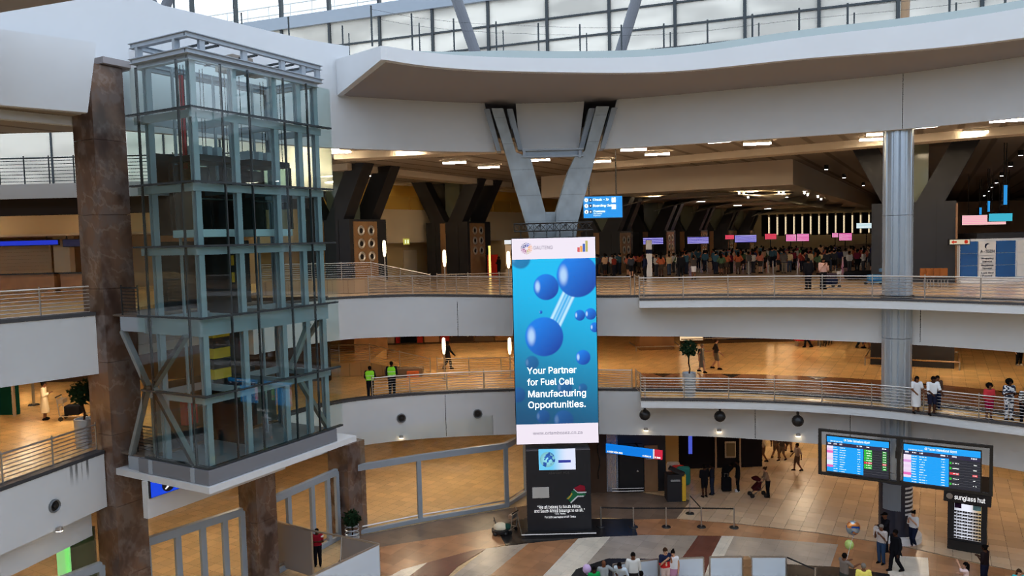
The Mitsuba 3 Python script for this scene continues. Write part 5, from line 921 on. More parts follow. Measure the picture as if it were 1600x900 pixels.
# potted trees
def pot_tree(label, q, z, hp=1.15, r=.42, ht=2.35):
    k = thing('potted_tree', label, 'potted tree'); x, y = q
    pt = part(k, 'planter', lathe([(0, 0), (.3, 0), (.33, hp), (.29, hp), (.28, hp - .08), (0, hp - .08)], 24, [x, y, z]), SILV, 40)
    for i in range(5): part(pt, 'band', lathe([(.315, 0), (.335, .02), (.335, .05), (.315, .07)], 24, [x, y, z + .15 + i * .2]), SILV)
    part(k, 'trunk', tube([[x, y, z + hp - .1], [x + .04, y, z + hp + .2], [x - .02, y, z + hp + .45], [x, y, z + ht - .3]], .035, 6), col(58, 40, 30))
    rr = np.random.default_rng(int(x * 100) & 1023); n = 420; v, f = [], []
    d = rr.normal(size=(n, 3)); d /= np.linalg.norm(d, axis=1, keepdims=True); c = d * (r * (.55 + .5 * rr.random((n, 1)))) + [x, y, z + ht]
    for i in range(n):
        a = rr.normal(size=3); a /= np.linalg.norm(a); b = np.cross(a, d[i]); b /= np.linalg.norm(b) + 1e-9; L = .07 + .05 * rr.random()
        v += [c[i] - a * L, c[i] + b * L * .45, c[i] + a * L, c[i] - b * L * .45]; f += [[4 * i, 4 * i + 1, 4 * i + 2], [4 * i, 4 * i + 2, 4 * i + 3]]
    part(k, 'foliage', trimesh.Trimesh(v, f, process=False), LEAF, kind='stuff')
pot_tree('round potted tree in a ribbed metal planter at the right middle railing', at(1077, 618, L1 + .02), L1 + .02)
pot_tree('potted tree in a metal planter at the left wing railing beside the marble column', at(134, 698, L1L), L1L, 1.05, .45, 2.0)
q = at(551, 853, 0); pot_tree('dark leafy potted tree at the foot of the marble column on the ground level', q, .02, .5, .42, 1.25)
trolley('luggage trolley with a black bag in the left wing behind the potted tree', at(116, 655, L1L), L1L, -80, ((BLK, (.45, .6, .4), 'black bag on the trolley in the left wing'),))
# left wing of the middle level
put(struct('wall_left', 'dark shop wall of the middle left wing'), box([-32, 41, L1L + 2], [44, .3, 4.6]), matte('wing_dark', lin(62, 48, 38)))
k = thing('advert_board', 'dark green advert board with pale band at the left edge of the middle level', 'board'); a = aty(0, 630, 33); part(k, 'panel', box([a[0] - 1, 33, L1L + .95], [3.6, .2, 1.9]), col(18, 62, 54)); part(k, 'band', box([a[0] - 1.2, 32.95, L1L + 2.1], [3.2, .2, .4]), col(200, 170, 130)); part(k, 'post', box([aty(21, 620, 32.6)[0], 32.6, L1L + 1.1], [.1, .1, 2.2]), STEEL)
bp = at(53, 633, L1L); k = thing('queue_barrier', 'steel barrier post with belt left of the cream dressed person', 'barrier'); part(k, 'post', rod([*bp, L1L], [*bp, L1L + 1.05], .06), STEEL); part(k, 'foot', lathe([(0, 0), (.25, 0), (.2, .05), (0, .05)], 14, [*bp, L1L]), BLACKM)
# loudspeakers and wall lights of the fascias
def onmain(px, py, off=-.03):
    P = offs(SM, off); best = None
    for i in range(len(P) - 1):
        for t in np.linspace(0, 1, 12):
            q = P[i, :2] + (P[i + 1, :2] - P[i, :2]) * t; e = abs(q @ [1, 0] - 0 - (ray(px, py)[0] / ray(px, py)[1]) * q[1])
            if best is None or e < best[0]: best = (e, q, normals2(P)[i])
    D = best[1][1]; return np.array([best[1][0], D, aty(px, py, D)[2]]), best[2]
def speaker(label, p, n, r=.24):
    k = thing('loudspeaker', label, 'loudspeaker'); M = frame(p, [n[1], -n[0], 0], [0, 0, 1]); M[:3, 2] = [-n[0], -n[1], 0]
    part(k, 'ring', moved(lathe([(r * .72, -.02), (r, -.02), (r, .04), (r * .86, .09), (r * .72, .05)], 28), M), mat('grey_ring', lin(120, 124, 128), .35, .5) if 'mat_grey_ring' not in scene else 'mat_grey_ring', 40)
    part(k, 'cone', moved(lathe([(0, .0), (r * .72, .01), (r * .72, .03), (r * .4, .02), (r * .3, .07), (0, .09)], 24), M), BLACKM, 40)
for px, py, lb in ((626.5, 653.5, 'round black loudspeaker on the middle fascia, left of two beside the lift'), (746.5, 646.5, 'round black loudspeaker on the middle fascia near the hanging screen')): speaker(lb, *onmain(px, py))
n = normals2(EL1)[2]; D = 22.6; p = aty(62, 791, 22.2); speaker('round black loudspeaker on the stained fascia of the left wing', np.array([-15.04, 24.15, aty(62, 791, 24.15)[2]]), n, .22)
for px, lb in ((1007, 'first'), (1125, 'second'), (1247, 'third')):
    p, n = onmain(px, 655, -1.4); k = thing('loudspeaker', f'black ball loudspeaker under the right middle balcony, {lb} from the hanging screen', 'loudspeaker'); part(k, 'ball', ball([p[0], p[1], 5.34], .27, 3), BLACKM, True); part(k, 'neck', rod([p[0], p[1], 5.5], [p[0], p[1], 5.95], .06), BLACKM)
WL = glow((1, .8, .5), 10, .05)
for i, (px, py) in enumerate(((626, 683), (1010, 671), (1124, 673), (1248, 680))):
    p, n = onmain(px, py); k = thing('wall_downlight', f'small glowing downlight on the middle fascia, {("left of the hanging screen", "first right of the screen", "second right of the screen", "beside the flight boards")[i]}', 'wall light')
    part(k, 'hood', lathe([(0, .12), (.1, .1), (.12, 0), (0, 0)], 14, [p[0] - n[0] * .1, p[1] - n[1] * .1, p[2]]), STEEL); part(k, 'lens', lathe([(0, 0), (.1, 0), (.1, .03), (0, .03)], 14, [p[0] - n[0] * .1, p[1] - n[1] * .1, p[2] - .04]), LAMPOFF, emitter=WL)
k = thing('wall_downlight', 'small glowing downlight on the stained fascia of the left wing', 'wall light'); p = np.array([-14.95, 24.2, aty(67, 829, 24.2)[2]]); part(k, 'hood', lathe([(0, .12), (.1, .1), (.12, 0), (0, 0)], 14, p), STEEL); part(k, 'lens', lathe([(0, 0), (.1, 0), (.1, .03), (0, .03)], 14, p - [0, 0, .04]), LAMPOFF, emitter=WL)
# out of view lamps in the middle and ground ceilings, placed to light the floors
P1 = glow(WARM, 22, 3.0)
for x, y, z in ((-4, 44, 10.16), (5, 46, 10.16), (14, 43, 10.16), (24, 41, 10.16), (-2, 52, 10.16), (20, 50, 10.16), (32, 36, 10.16), (-18, 31, 10.16), (-24, 36, 10.16), (-24, 26, 9.95)):
    one('unseen_panel_light', 'large unseen warm panel in the middle level ceiling, lighting its floor', 'ceiling light', box([x, y, z], [2.0, 1.2, .06], YAW), LAMPOFF, group='unseen middle level light panels', emitter=P1)
P0 = glow(WARM, 26, 3.0)
for x, y, z in ((-6, 42, 5.28), (-2, 46, 5.28), (-14, 36, 5.28), (-20, 30, 5.28), (14, 46, 5.28), (22, 42, 5.28), (28, 36, 5.28), (20, 52, 5.28)):
    one('unseen_panel_light', 'large unseen warm panel in the ground level ceiling, lighting its floor', 'ceiling light', box([x, y, z], [2.2, 1.3, .06], YAW), LAMPOFF, group='unseen ground level light panels', emitter=P0)
put(struct('ceiling', 'ceiling of the middle left wing'), prism(list(map(tuple, offs(EL2, .4)[:, :2])) + [(-14.6, 27.4), (-62, 54), (-62, 18.5)], 9.97, 10.2), CREAM2)
put(struct('ceiling', 'ceiling of the ground level under the left wing'), prism(list(map(tuple, offs(EL1, .4)[:, :2])) + [(-14.6, 27.4), (-62, 54), (-62, 12)], 5.3, 5.5), CREAM2)
# ---------------------------------------------------------------- ground level
def zone(name, label, pts, m, z=0.0):
    return put(struct('floor', label), prism([tuple(at(x, y, 0)) for x, y in pts], -.03, .001 + z), m)
zone('f', 'dark umber paving along the glass screen', [(555, 838), (690, 812), (822, 790), (945, 760), (1082, 782), (1056, 812), (1010, 812), (940, 808), (640, 860), (540, 905), (520, 890)], PV['umber'], .001)
zone('f', 'terracotta paving of the plaza left of the screen kiosk', [(540, 905), (560, 860), (700, 838), (775, 825), (778, 833), (790, 851), (740, 862), (690, 895), (650, 960), (480, 1010)], PV['terracotta'], .002)
zone('f', 'cream paving wedge of the plaza at the bottom', [(600, 905), (628, 890), (668, 879), (640, 900), (590, 960), (560, 960)], PV['cream'], .003)
zone('f', 'maroon paving band of the plaza', [(640, 900), (668, 879), (742, 859), (760, 857), (715, 885), (640, 960), (590, 960)], PV['maroon'], .004)
zone('f', 'grey paving band of the plaza', [(708, 900), (760, 857), (826, 849), (765, 900), (720, 960), (640, 960)], PV['grey'], .005)
zone('f', 'terracotta paving band in front of the black screen kiosk', [(765, 900), (826, 849), (910, 840), (860, 890), (800, 960), (720, 960)], PV['terracotta'], .006)
zone('f', 'cream paving band in front of the black screen kiosk', [(858, 890), (905, 840), (955, 838), (918, 880), (850, 960), (790, 960)], PV['cream'], .007)
zone('f', 'wide grey paving field behind the waiting group', [(918, 880), (955, 838), (1010, 836), (1092, 835), (1065, 875), (1040, 960), (850, 960)], PV['grey'], .008)
zone('f', 'maroon paving band behind the white hoardings', [(1065, 873), (1092, 836), (1128, 837), (1112, 868), (1080, 960), (1030, 960)], PV['maroon'], .009)
zone('f', 'narrow cream paving band behind the white hoardings', [(1112, 868), (1128, 837), (1147, 838), (1132, 868), (1110, 960), (1080, 960)], PV['cream'], .010)
zone('f', 'grey paving field right of the white hoardings', [(1132, 868), (1147, 838), (1310, 850), (1296, 890), (1280, 960), (1110, 960)], PV['grey'], .011)
zone('f', 'terracotta paving arc of the plaza', [(985, 812), (1060, 811), (1160, 820), (1280, 834), (1400, 852), (1530, 882), (1600, 895), (1640, 905), (1640, 1000), (1280, 960), (1296, 890), (1310, 851), (1147, 838), (1010, 836), (990, 836)], PV['terracotta'], .0125)
zone('f', 'pale paving slab under the walking person in black', [(1388, 890), (1392, 868), (1450, 872), (1452, 905), (1440, 960), (1380, 960)], PV['cream'], .014)
zone('f', 'black stone carpet around the screen kiosk', [(775, 824), (808, 812), (990, 811), (996, 837), (920, 840), (790, 852)], PV['black'], .015)
zone('f', 'black paving at the bottom of the plaza', [(900, 890), (950, 873), (1060, 874), (1070, 960), (850, 960)], PV['black'], .016)
zone('f', 'black paving right of the hoardings', [(1228, 882), (1300, 886), (1340, 890), (1390, 898), (1400, 960), (1220, 960)], PV['black'], .017)
# beige concourse tiles, one by one
reg = sg.Polygon([tuple(at(x, y, 0)) for x, y in ((1057, 811), (1085, 775), (1150, 742), (1205, 716), (1280, 716), (1420, 722), (1640, 760), (1640, 903), (1530, 880), (1400, 851), (1280, 833), (1160, 819))])
tl_ = struct('floor', 'beige tiled concourse on the right of the ground level'); part(tl_, 'grout_bed', prism(reg, -.03, .004), GROUT)
TS = .70; tm_ = box([0, 0, 0], [TS - .018, TS - .018, .016], YAW); tp = [mikit.ply(tm_, m) for m in TILE]; cells, edge = [], []
for i in range(-10, 140):
    for j in range(-90, 60):
        c = np.array([6.0, 30.0]) + GU * i * TS + GB * j * TS
        h = (TS - .018) / 2; pg = sg.Polygon([tuple(c + GU * a + GB * b) for a, b in ((-h, -h), (h, -h), (h, h), (-h, h))])
        if reg.contains(pg): cells.append(c)
        elif reg.intersects(pg):
            g = reg.intersection(pg)
            if g.area > .01 and g.geom_type == 'Polygon': edge.append(prism(g, 0, .016))
part(tl_, 'cut_edge_tiles', cat(edge), TILE[0], kind='stuff')
cells.sort(key=lambda c: c[1] ** 2 + c[0] ** 2 * .3)
for c in cells[:295]: scene[uniq(tl_ + '__tile')] = {**tp[rng.integers(4)], 'to_world': T().translate([float(c[0]), float(c[1]), .008])}
for q in range(4):
    rest = [moved(tm_, trimesh.transformations.translation_matrix([c[0], c[1], .008])) for c in cells[295 + q::4]]
    if rest: part(tl_, 'far_tiles', cat(rest), TILE[q], kind='stuff')
# glass screens with steel frames
def screen(label, p, q, h=3.3, posts=(0, 1), full=5.0, lowrail=True, fr=GREYSTEEL):
    k = struct('window_3', label); p, q = np.asarray(p), np.asarray(q); d = q - p; L = np.linalg.norm(d); u = d / L; P = lambda t, z: [*(p + d * t), z]
    part(k, 'head_rail', bar(P(0, h), P(1, h), .22, .3), fr); part(k, 'foot_rail', bar(P(0, .1), P(1, .1), .16, .2), fr)
    for t in posts: part(k, 'post', bar(P(t, 0), P(t, h), .16, .22, (u[0], u[1], 0)), fr)
    npn = max(1, round(L / 1.25))
    for i in range(npn):
        a, b = (i + .01) / npn, (i + .99) / npn
        part(k, 'glass_pane', trimesh.Trimesh([P(a, .2), P(b, .2), P(b, h - .15), P(a, h - .15)], [[0, 1, 2], [0, 2, 3]], process=False), CLEAR)
        part(k, 'upper_pane', trimesh.Trimesh([P(a, h + .15), P(b, h + .15), P(b, full), P(a, full)], [[0, 1, 2], [0, 2, 3]], process=False), CLEAR)
    if lowrail: part(k, 'bumper_rail', tube([P(0, .35), P(1, .35)], .04), STEEL)
    return k
G0, G1, G2 = at(560, 835, 0), at(657, 815, 0), at(792, 792, 0)
screen('glass screen between the marble column and the middle post at the plaza edge', G0, G1, posts=(1,)); screen('long glass screen with yellow floor behind, left of the screen kiosk', G1, G2, posts=(0, 1)); G3 = at(822, 772, 0); screen('short return of the glass screen beside the screen kiosk', G2, G3, posts=(1,))
C1, C2, C3 = np.array([-14.3, 26.9]), np.array([-10.85, 31.1]), np.array([-8.25, 36.3])
e = (C2 - C1) / np.linalg.norm(C2 - C1); screen('tall glazed frame between the marble columns under the lift', C1 + e * .8, C2 - e * .75, posts=(0, .3, .56, .8, 1), full=5.4)
e = (C3 - C2) / np.linalg.norm(C3 - C2); screen('tall glazed frame between the two right marble columns', C2 + e * .7, C3 - e * .8, posts=(0, .25, .6, .85, 1), full=5.4)
screen('glazed entrance frame at the lower left corner', (-16.5, 23.4), (-14.8, 26.2), posts=(0, .5, 1), h=3.0, full=4.0)
GRN = glow((.04, .75, .12), 1.0, .05)
for px, y in ((48, 24.6), (106, 27.5)): a = aty(px, 880, y); one('green_light_strip', f'glowing green vertical light strip at the lower left entrance, {"left" if px < 60 else "right"} of the pair', 'light strip', box([a[0], y, 1.6], [.12, .1, 3.4]), LAMPOFF, emitter=GRN)
a = aty(95, 880, 27.6); one('light_board', 'pale green lit board beside the right green strip', 'light board', box([a[0], 27.8, 1.6], [.5, .06, 3.3]), LAMPOFF, emitter=glow((.12, .5, .18), 1, .05))
a = aty(125, 870, 28.2); one('dark_partition', 'black partition behind the lower left entrance', 'partition', box([a[0], 28.4, 1.8], [1.0, .1, 3.6]), BLACK)
a = aty(70, 895, 25.4); one('yellow_sign', 'small yellow board between the green strips', 'sign', box([a[0], 25.6, 2.0], [.4, .05, .6]), YEL)
# airplane sign under the lift
k = thing('airplane_sign', 'blue lit sign with a white airplane in a black disc hanging under the lift', 'sign'); sc = lp(.85, 2.86, 6.0)
Ms = frame(sc, [GU[0], GU[1], 0], [0, 0, 1]); AH = .56
part(k, 'face', moved(box([0, 0, 0], [1.9, AH, .03]), Ms), BLACK, emitter=glow((.0, .06, .80), .9, .1)); part(k, 'casing', moved(box([0, 0, -.06], [1.98, AH + .04, .08]), Ms), BLACKM)
part(k, 'disc', moved(lathe([(0, 0), (.25, 0), (.25, .01), (0, .01)], 28, [-.3, .01, .02]), Ms), BLACK)
pl = sg.Polygon([(-.045, -.3), (.045, -.3), (.06, .2), (0, .32), (-.06, .2)]).union(sg.Polygon([(-.3, -.06), (-.3, -.0), (0, .14), (.3, 0), (.3, -.06), (0, .0)])).union(sg.Polygon([(-.12, -.3), (0, -.2), (.12, -.3), (.12, -.25), (0, -.14), (-.12, -.25)]))
import shapely.affinity as saf
part(k, 'airplane', moved(prism(saf.translate(saf.rotate(saf.scale(pl, .66, .66, origin=(0, 0)), -125), -.3, .01), .032, .045), Ms), WHITE2, emitter=glow((1, 1, 1), .9, .01))
# the black kiosk under the hanging screen
q0, q1 = at(825, 838, 0), at(925, 836, 0); KX0, KX1, KY = q0[0], q1[0], (q0[1] + q1[1]) / 2; KW = KX1 - KX0
k = thing('information_kiosk', 'tall black kiosk with a lit globe screen, flag and white quotation under the hanging screen', 'kiosk')
part(k, 'body', box([(KX0 + KX1) / 2, KY + .9, 2.05], [KW, 1.6, 4.1]), BLACK); part(k, 'plinth', box([(KX0 + KX1) / 2, KY + .85, .12], [KW + .3, 1.9, .2]), BLACKM)
part(k, 'floor_rail', tube([[KX0 - .55, KY + 1.5, .9], [KX0 - .3, KY - .1, .12], [KX1 + .2, KY - .1, .12]], .04), STEEL)
kz = lambda py: aty(870, py, KY)[2]; kx = lambda px: aty(px, 770, KY)[0]
def globe(p, n, uv):
    x, y = uv.x * 1.75, uv.y; d = dr.sqrt(dr.square(x - .42) + dr.square(y - .5)); bg = mix(mi.Color3f(.15, .6, .9), mi.Color3f(.75, .8, .98), smoothstep(.3, .8, uv.x))
    land = smoothstep(.47, .55, fbm(x * 7, y * 7, 2.)); g = mix(mi.Color3f(.02, .12, .5), mi.Color3f(.3, .8, .9), land) * (1.1 - 1.4 * d)
    return dr.select(d < .36, g, bg)
x0, x1, z0, z1 = kx(843), kx(900.5), kz(735), kz(702)
part(k, 'globe_screen', trimesh.Trimesh([[x0, KY + .08, z0], [x1, KY + .08, z0], [x1, KY + .08, z1], [x0, KY + .08, z1]], [[0, 1, 2], [0, 2, 3]], process=False), BLACK, uv=UVQ, emitter=gtex(globe, .15))
part(k, 'screen_button', box([x0 + .70 * (x1 - x0), KY + .07, z0 + .40 * (z1 - z0)], [.34 * (x1 - x0), .01, .12]), BLACK, emitter=glow((.02, .03, .3), 1, .01))
part(k, 'plaque', box([kx(845), KY + .08, kz(770)], [.80, .03, .52]), col(190, 186, 180))
DIMW = glow((.8, .8, .8), .8, .01)
text(k, 'AIRPORT HQS', kx(858), kz(741.5), KY + .075, .11, col(90, 86, 84), KW * .32)
for s_, px, py, w, h in (('"We all belong to South Africa,', 839, 795, 68, .15), ('and South Africa belongs to us all."', 834, 801, 79, .15), ('-O.R. Tambo', 865, 804.5, 18, .08), ('The 100th year legacy of O.R. Tambo', 850, 810, 49, .09)): text(k, s_, kx(px), kz(py), KY + .075, h, WHITE2, kx(px + w) - kx(px), False, DIMW)
def fl(pts, c, y=.07): 
    m = prism([(kx(885 + a), kz(785 - b)) for a, b in pts], 0, .01); part(k, 'flag_stripe', moved(m, np.array([[1, 0, 0, 0], [0, 0, -1, KY + y], [0, 1, 0, 0], [0, 0, 0, 1.0]])), col(*c))
fl([(12, 21), (18, 16), (30, 16), (29, 24), (22, 26)], (150, 36, 52)); fl([(12, 20), (17, 15), (32, 15), (31, 13), (18, 13), (11, 19)], (220, 220, 220)); fl([(0, 6), (8, 12), (8, 16), (12, 18), (18, 13), (30, 12), (30, 9), (17, 9), (6, -1)], (44, 108, 72)); fl([(6, -1), (17, 9), (28, 9), (27, 7), (18, 7), (7, -3)], (220, 220, 220)); fl([(0, 4), (6, 10), (8, 14), (10, 12), (4, 4)], (190, 160, 70), .066)
q = at(790, 830, 0); trolley('empty luggage trolley with a white and green scooter pod left of the black kiosk', q, .02, 60)
k = thing('ride_on_toy', 'white and dark green ride-on toy parked beside the trolley', 'toy'); x, y = at(782, 834, 0)
part(k, 'shell', ball([x, y, .32], .3, 3, (1.15, .9, .8)), col(226, 214, 186), True); part(k, 'seat', ball([x + .32, y, .34], .2, 2, (1.1, .9, .8)), col(36, 70, 60), True); part(k, 'handlebar', tube([[x - .3, y - .22, .72], [x - .26, y, .66], [x - .3, y + .22, .72]], .02), BLACKM); part(k, 'steering_column', rod([x - .18, y, .4], [x - .26, y, .66], .02), BLACKM); part(k, 'bumper', lathe([(.3, 0), (.42, .05), (.42, .18), (.3, .22)], 20, [x, y, .06]), BLACKM); part(k, 'wheel', cat([ball([x + .25, y - .3, .1], .1, 1), ball([x - .25, y - .3, .1], .1, 1)]), BLACKM)
# rear wall of the arrivals hall: doors, panels, fascia
YR = 41.2
kx_ = lambda px, D=YR: aty(px, 730, D)[0]
put(struct('wall_far', 'black rear wall of the arrivals hall right of the kiosk'), box([(kx_(965) + kx_(1041)) / 2, YR + .3, 2.6], [kx_(1041) - kx_(965), .3, 5.2]), BLACK)
put(struct('wall_far', 'brown rear wall of the arrivals hall beside the kiosk'), box([(kx_(905) + kx_(950)) / 2, YR + .25, 2.6], [kx_(950) - kx_(905), .3, 5.2]), col(84, 66, 54))
cd = thing('hanging_cable', 'dark wavy cable hanging on the brown wall beside the kiosk', 'cable'); put(cd, tube([[kx_(936) + .06 * math.sin(i * 1.3), YR + .05, 5 - i * .3] for i in range(15)], .025, 5), BLACKM)
cu = thing('chain_curtain', 'grey vertical strip curtain left of the black door', 'curtain')
for i in range(9): part(cu, 'strip', box([kx_(949 + i * 2.0), YR + .1 - .02 * (i % 2), 2.5], [.045, .03, 4.9]), GREYSTEEL)
d2 = put(struct('door_2', 'black door with a small knob under the blue fascia sign'), box([(kx_(968) + kx_(1005)) / 2, YR + .1, 1.35], [kx_(1005) - kx_(968), .1, 2.7]), BLACKM)
one('door_knob', 'small bright round door knob on the black door', 'knob', ball([kx_(996), YR - .02, 1.2], .06, 2), STEEL)
d3 = struct('door_3', 'brown wooden door with a white notice plate'); part(d3, 'leaf', box([(kx_(1007) + kx_(1028)) / 2, YR + .08, 1.3], [kx_(1028) - kx_(1007), .1, 2.6]), WOOD); part(d3, 'notice_plate', box([kx_(1017), YR + .02, 1.95], [.5, .02, .22]), col(220, 214, 196))
for px in (1012, 1017, 1022): part(d3, 'pictogram', box([kx_(px), YR, 1.95], [.1, .01, .12]), BLACKM)
for z in (.3, .15): part(d2, 'kick_rail', rod([kx_(955), YR - .2, z], [kx_(1004), YR - .2, z], .03), STEEL)
fs = thing('fascia_sign', 'blue lit fascia sign ending in white and red over the black door', 'sign'); a, b = aty(947, 700, YR - .3), aty(1035, 711, YR - 1.6)
def fbox(t0, t1, c, k_): 
    p, q = a + (b - a) * t0, a + (b - a) * t1; part(fs, 'panel', bar(p, q, .08, .50), BLACK, emitter=glow(c, k_, .05))
fbox(0, .835, (.0, .22, .85), .9); fbox(.84, .86, (.9, .9, .9), .8); fbox(.865, 1, (.75, .02, .06), .8)
for t in (.1, .6): q = a + (b - a) * t; part(fs, 'bracket', bar(q + [0, .06, .15], [q[0], YR + .2, q[2] + .15], .06), BLACKM)
bd = (b - a) / np.linalg.norm(b - a)
for t0, n_ in ((.03, 9), (.66, 5), (.875, 3)):
    for i in range(n_): p = a + (b - a) * (t0 + .03 * i) + [-.03, -.045, -.16]; part(fs, 'lettering', bar(p, p + bd * (.06 + .03 * (i % 3)), .01, .09), WHITE2, emitter=DIMW)
# further dark shops on the right
put(struct('wall_far', 'dark shop fronts of the arrivals hall'), box([(kx_(1052, 45) + kx_(1193, 45)) / 2, 45.4, 2.7], [kx_(1193, 45) - kx_(1052, 45), .3, 5.4]), matte('shop_black', lin(34, 32, 38)))
for px in (1055, 1120, 1158): put(struct('trim', f'pale frame post of the dark shop fronts, number {px}'.replace('1055', 'one').replace('1120', 'two').replace('1158', 'three')), box([kx_(px, 45), 45.2, 2.6], [.1, .1, 5.2]), col(170, 150, 130))
k = thing('wall_notice', 'framed pale notice on the dark shop front', 'notice'); p = aty(1142, 703, 45.1); part(k, 'frame', box([p[0], 45.2, p[2]], [.66, .06, 1.0]), col(196, 184, 170)); part(k, 'sheet', box([p[0], 45.15, p[2]], [.5, .06, .8]), col(120, 108, 88))
one('neon_sign', 'blue vertical neon sign on the dark shop front', 'sign', box([kx_(1079, 45.2), 45.22, aty(1079, 690, 45.2)[2]], [.22, .08, 1.5]), BLACK, emitter=glow((.08, .12, .7), .8, .03))
put(struct('wall_far', 'lit cream shop interior beside the black door'), box([kx_(1047, 44), 44, 2.6], [1.0, .2, 5.2]), col(214, 180, 120))
for i, (px, py, c) in enumerate(((1052, 736, (220, 210, 200)), (1060, 742, (214, 60, 56)), (1068, 744, (60, 140, 130)))):
    q = at(px, py + 14, 0); one('merchandise_bag', f'{("white", "red", "green")[i]} bag displayed beside the yellow and black bin', 'bag', tm(hull(*[bl(np.array([q[0] + dx, q[1], dz]), .2) for dx in (-.2, .2) for dz in (.2, .9)])), col(*c), 40)
q = at(1057, 784, 0); k = thing('recycling_bin', 'black and yellow recycling bin in front of the shop', 'bin'); part(k, 'body', box([q[0], q[1] + .4, .7], [.95, .8, 1.4]), BLACK); part(k, 'yellow_corner', box([q[0] + .4, q[1] + .1, .75], [.2, .3, 1.42]), YEL)
part(k, 'lid', cat([bar([q[0] - .45, q[1], 1.42], [q[0] + .45, q[1], 1.42], .1), bar([q[0] - .3, q[1] + .4, 1.75], [q[0] + .45, q[1] + .1, 1.45], .5, .08)]), BLACK); part(k, 'label_band', box([q[0] - .05, q[1] - .02, 1.15], [.5, .03, .1]), col(150, 150, 150))
q = at(1135, 768, 0); k = thing('suitcase', 'tall black suitcase standing before the bent over person', 'suitcase'); part(k, 'shell', tm(hull(*[bl(np.array([q[0] + dx, q[1] + dy, dz]), .06) for dx in (-.2, .2) for dy in (-.1, .1) for dz in (.12, .74)])), BLK, 30); part(k, 'handle', tube([[q[0] - .1, q[1], .78], [q[0] - .1, q[1], 1.0], [q[0] + .1, q[1], 1.0], [q[0] + .1, q[1], .78]], .015), STEEL); part(k, 'wheel', cat([ball([q[0] + dx, q[1], .04], .04, 1) for dx in (-.18, .18)]), BLACKM)
# stroller
q = at(1184, 776, 0); k = thing('stroller', 'dark red stroller with black wheels pushed by a person in black leggings', 'stroller'); x, y = q
DR = col(66, 26, 30)
part(k, 'frame', cat([tube([[x + .55, y + dy, 1.02], [x + .15, y + dy, .5], [x - .35, y + dy, .12]], .018) for dy in (-.2, .2)] + [tube([[x - .1, y + dy, .62], [x + .38, y + dy, .12]], .018) for dy in (-.2, .2)] + [rod([x + .55, y - .2, 1.02], [x + .55, y + .2, 1.02], .02)]), BLACKM)
part(k, 'seat', tm(hull(bl((x - .25, y - .15, .45), .06), bl((x - .25, y + .15, .45), .06), bl((x + .05, y - .15, .42), .06), bl((x + .05, y + .15, .42), .06), bl((x + .12, y - .15, .85), .05), bl((x + .12, y + .15, .85), .05))), DR, 40)
part(k, 'canopy', tm(hull(bl((x + .02, y - .18, .98), .1), bl((x + .02, y + .18, .98), .1), bl((x - .25, y - .15, 1.0), .05), bl((x - .25, y + .15, 1.0), .05), bl((x - .1, y, 1.08), .08))), DR, 40)
for dx in (-.36, .38):
    for dy in (-.22, .22): part(k, 'wheel', trimesh.creation.cylinder(.12, segment=[[x + dx, y + dy - .025, .12], [x + dx, y + dy + .025, .12]], sections=16), BLACKM)
# queue posts on the plaza
st = [(939, 823), (990, 824), (1041, 824), (1096, 824), (1147, 825)]; prev = None
for i, (px, py) in enumerate(st + [(1078, 803)]):
    q = at(px, py, 0); k = thing('queue_barrier', f'steel queue barrier post on the plaza, {("first", "second", "third", "fourth", "fifth", "rear")[i]} from the black kiosk', 'barrier')
    part(k, 'post', rod([*q, 0], [*q, 1.0], .035), STEEL); part(k, 'foot', lathe([(0, 0), (.22, 0), (.2, .04), (0, .05)], 18, [*q, .015]), BLACKM)
    o = prev if i < 5 else at(1096, 824, 0)
    if o is not None: part(k, 'belt', bar([*o, .95], [*q, .95], .012, .06), BLACKM)
    prev = q
# white hoardings at the bottom
def hoard(label, pts, h, m=col(206, 216, 226), legs=True):
    k = thing('hoarding', label, 'hoarding')
    for (p, q) in zip(pts, pts[1:]):
        p, q = np.asarray(p), np.asarray(q); part(k, 'panel', bar([*((p + q) / 2), .08], [*((p + q) / 2), h], np.linalg.norm(q - p) - .03, .05, (q[1] - p[1], -(q[0] - p[0]), 0)) if False else box([*((p + q) / 2), h / 2 + .05], [np.linalg.norm(q - p) - .03, .05, h - .1], math.atan2(q[1] - p[1], q[0] - p[0])), m); part(k, 'top_rail', bar([*p, h], [*q, h], .06), STEEL)
        for c in (p, q): part(k, 'post', box([*c, h / 2], [.06, .06, h]), STEEL)
    return k
hz = lambda px, py, h: atz(px, py, h)[:2]
hoard('white hoarding panel left of the couple', [hz(958, 882, 1.05), hz(1028, 873, 1.05)], 1.05); hoard('white hoarding panel behind the couple', [hz(1030, 874, 1.05), hz(1099, 871, 1.05)], 1.05); hoard('white hoarding panel in the middle of the bottom edge', [hz(1109, 870.5, 1.05), hz(1160, 870, 1.05)], 1.05); hoard('white hoarding panel right of the wooden post', [hz(1174, 870, 1.05), hz(1228, 870, 1.05)], 1.05)
q = hz(1167, 873, 1.0); one('wooden_post', 'short wooden post with rungs between two white hoardings', 'post', cat([box([q[0], q[1] + .1, .5], [.3, .3, 1.0]), box([q[0], q[1] - .06, .7], [.34, .04, .06]), box([q[0], q[1] - .06, .3], [.34, .04, .06])]), WOOD)
q = at(1274, 930, 0); k = thing('queue_barrier', 'steel queue barrier post right of the white hoardings', 'barrier'); part(k, 'post', rod([*q, 0], [*q, 1.1], .035), STEEL); part(k, 'foot', lathe([(0, 0), (.22, 0), (.2, .05), (0, .05)], 18, [*q, 0.02]), BLACKM); part(k, 'belt', bar([*hz(1230, 871, 1.0), 1.0], [*q, 1.02], .012, .06), BLACKM)
PANELG = col(150, 140, 134); HB = 2.1
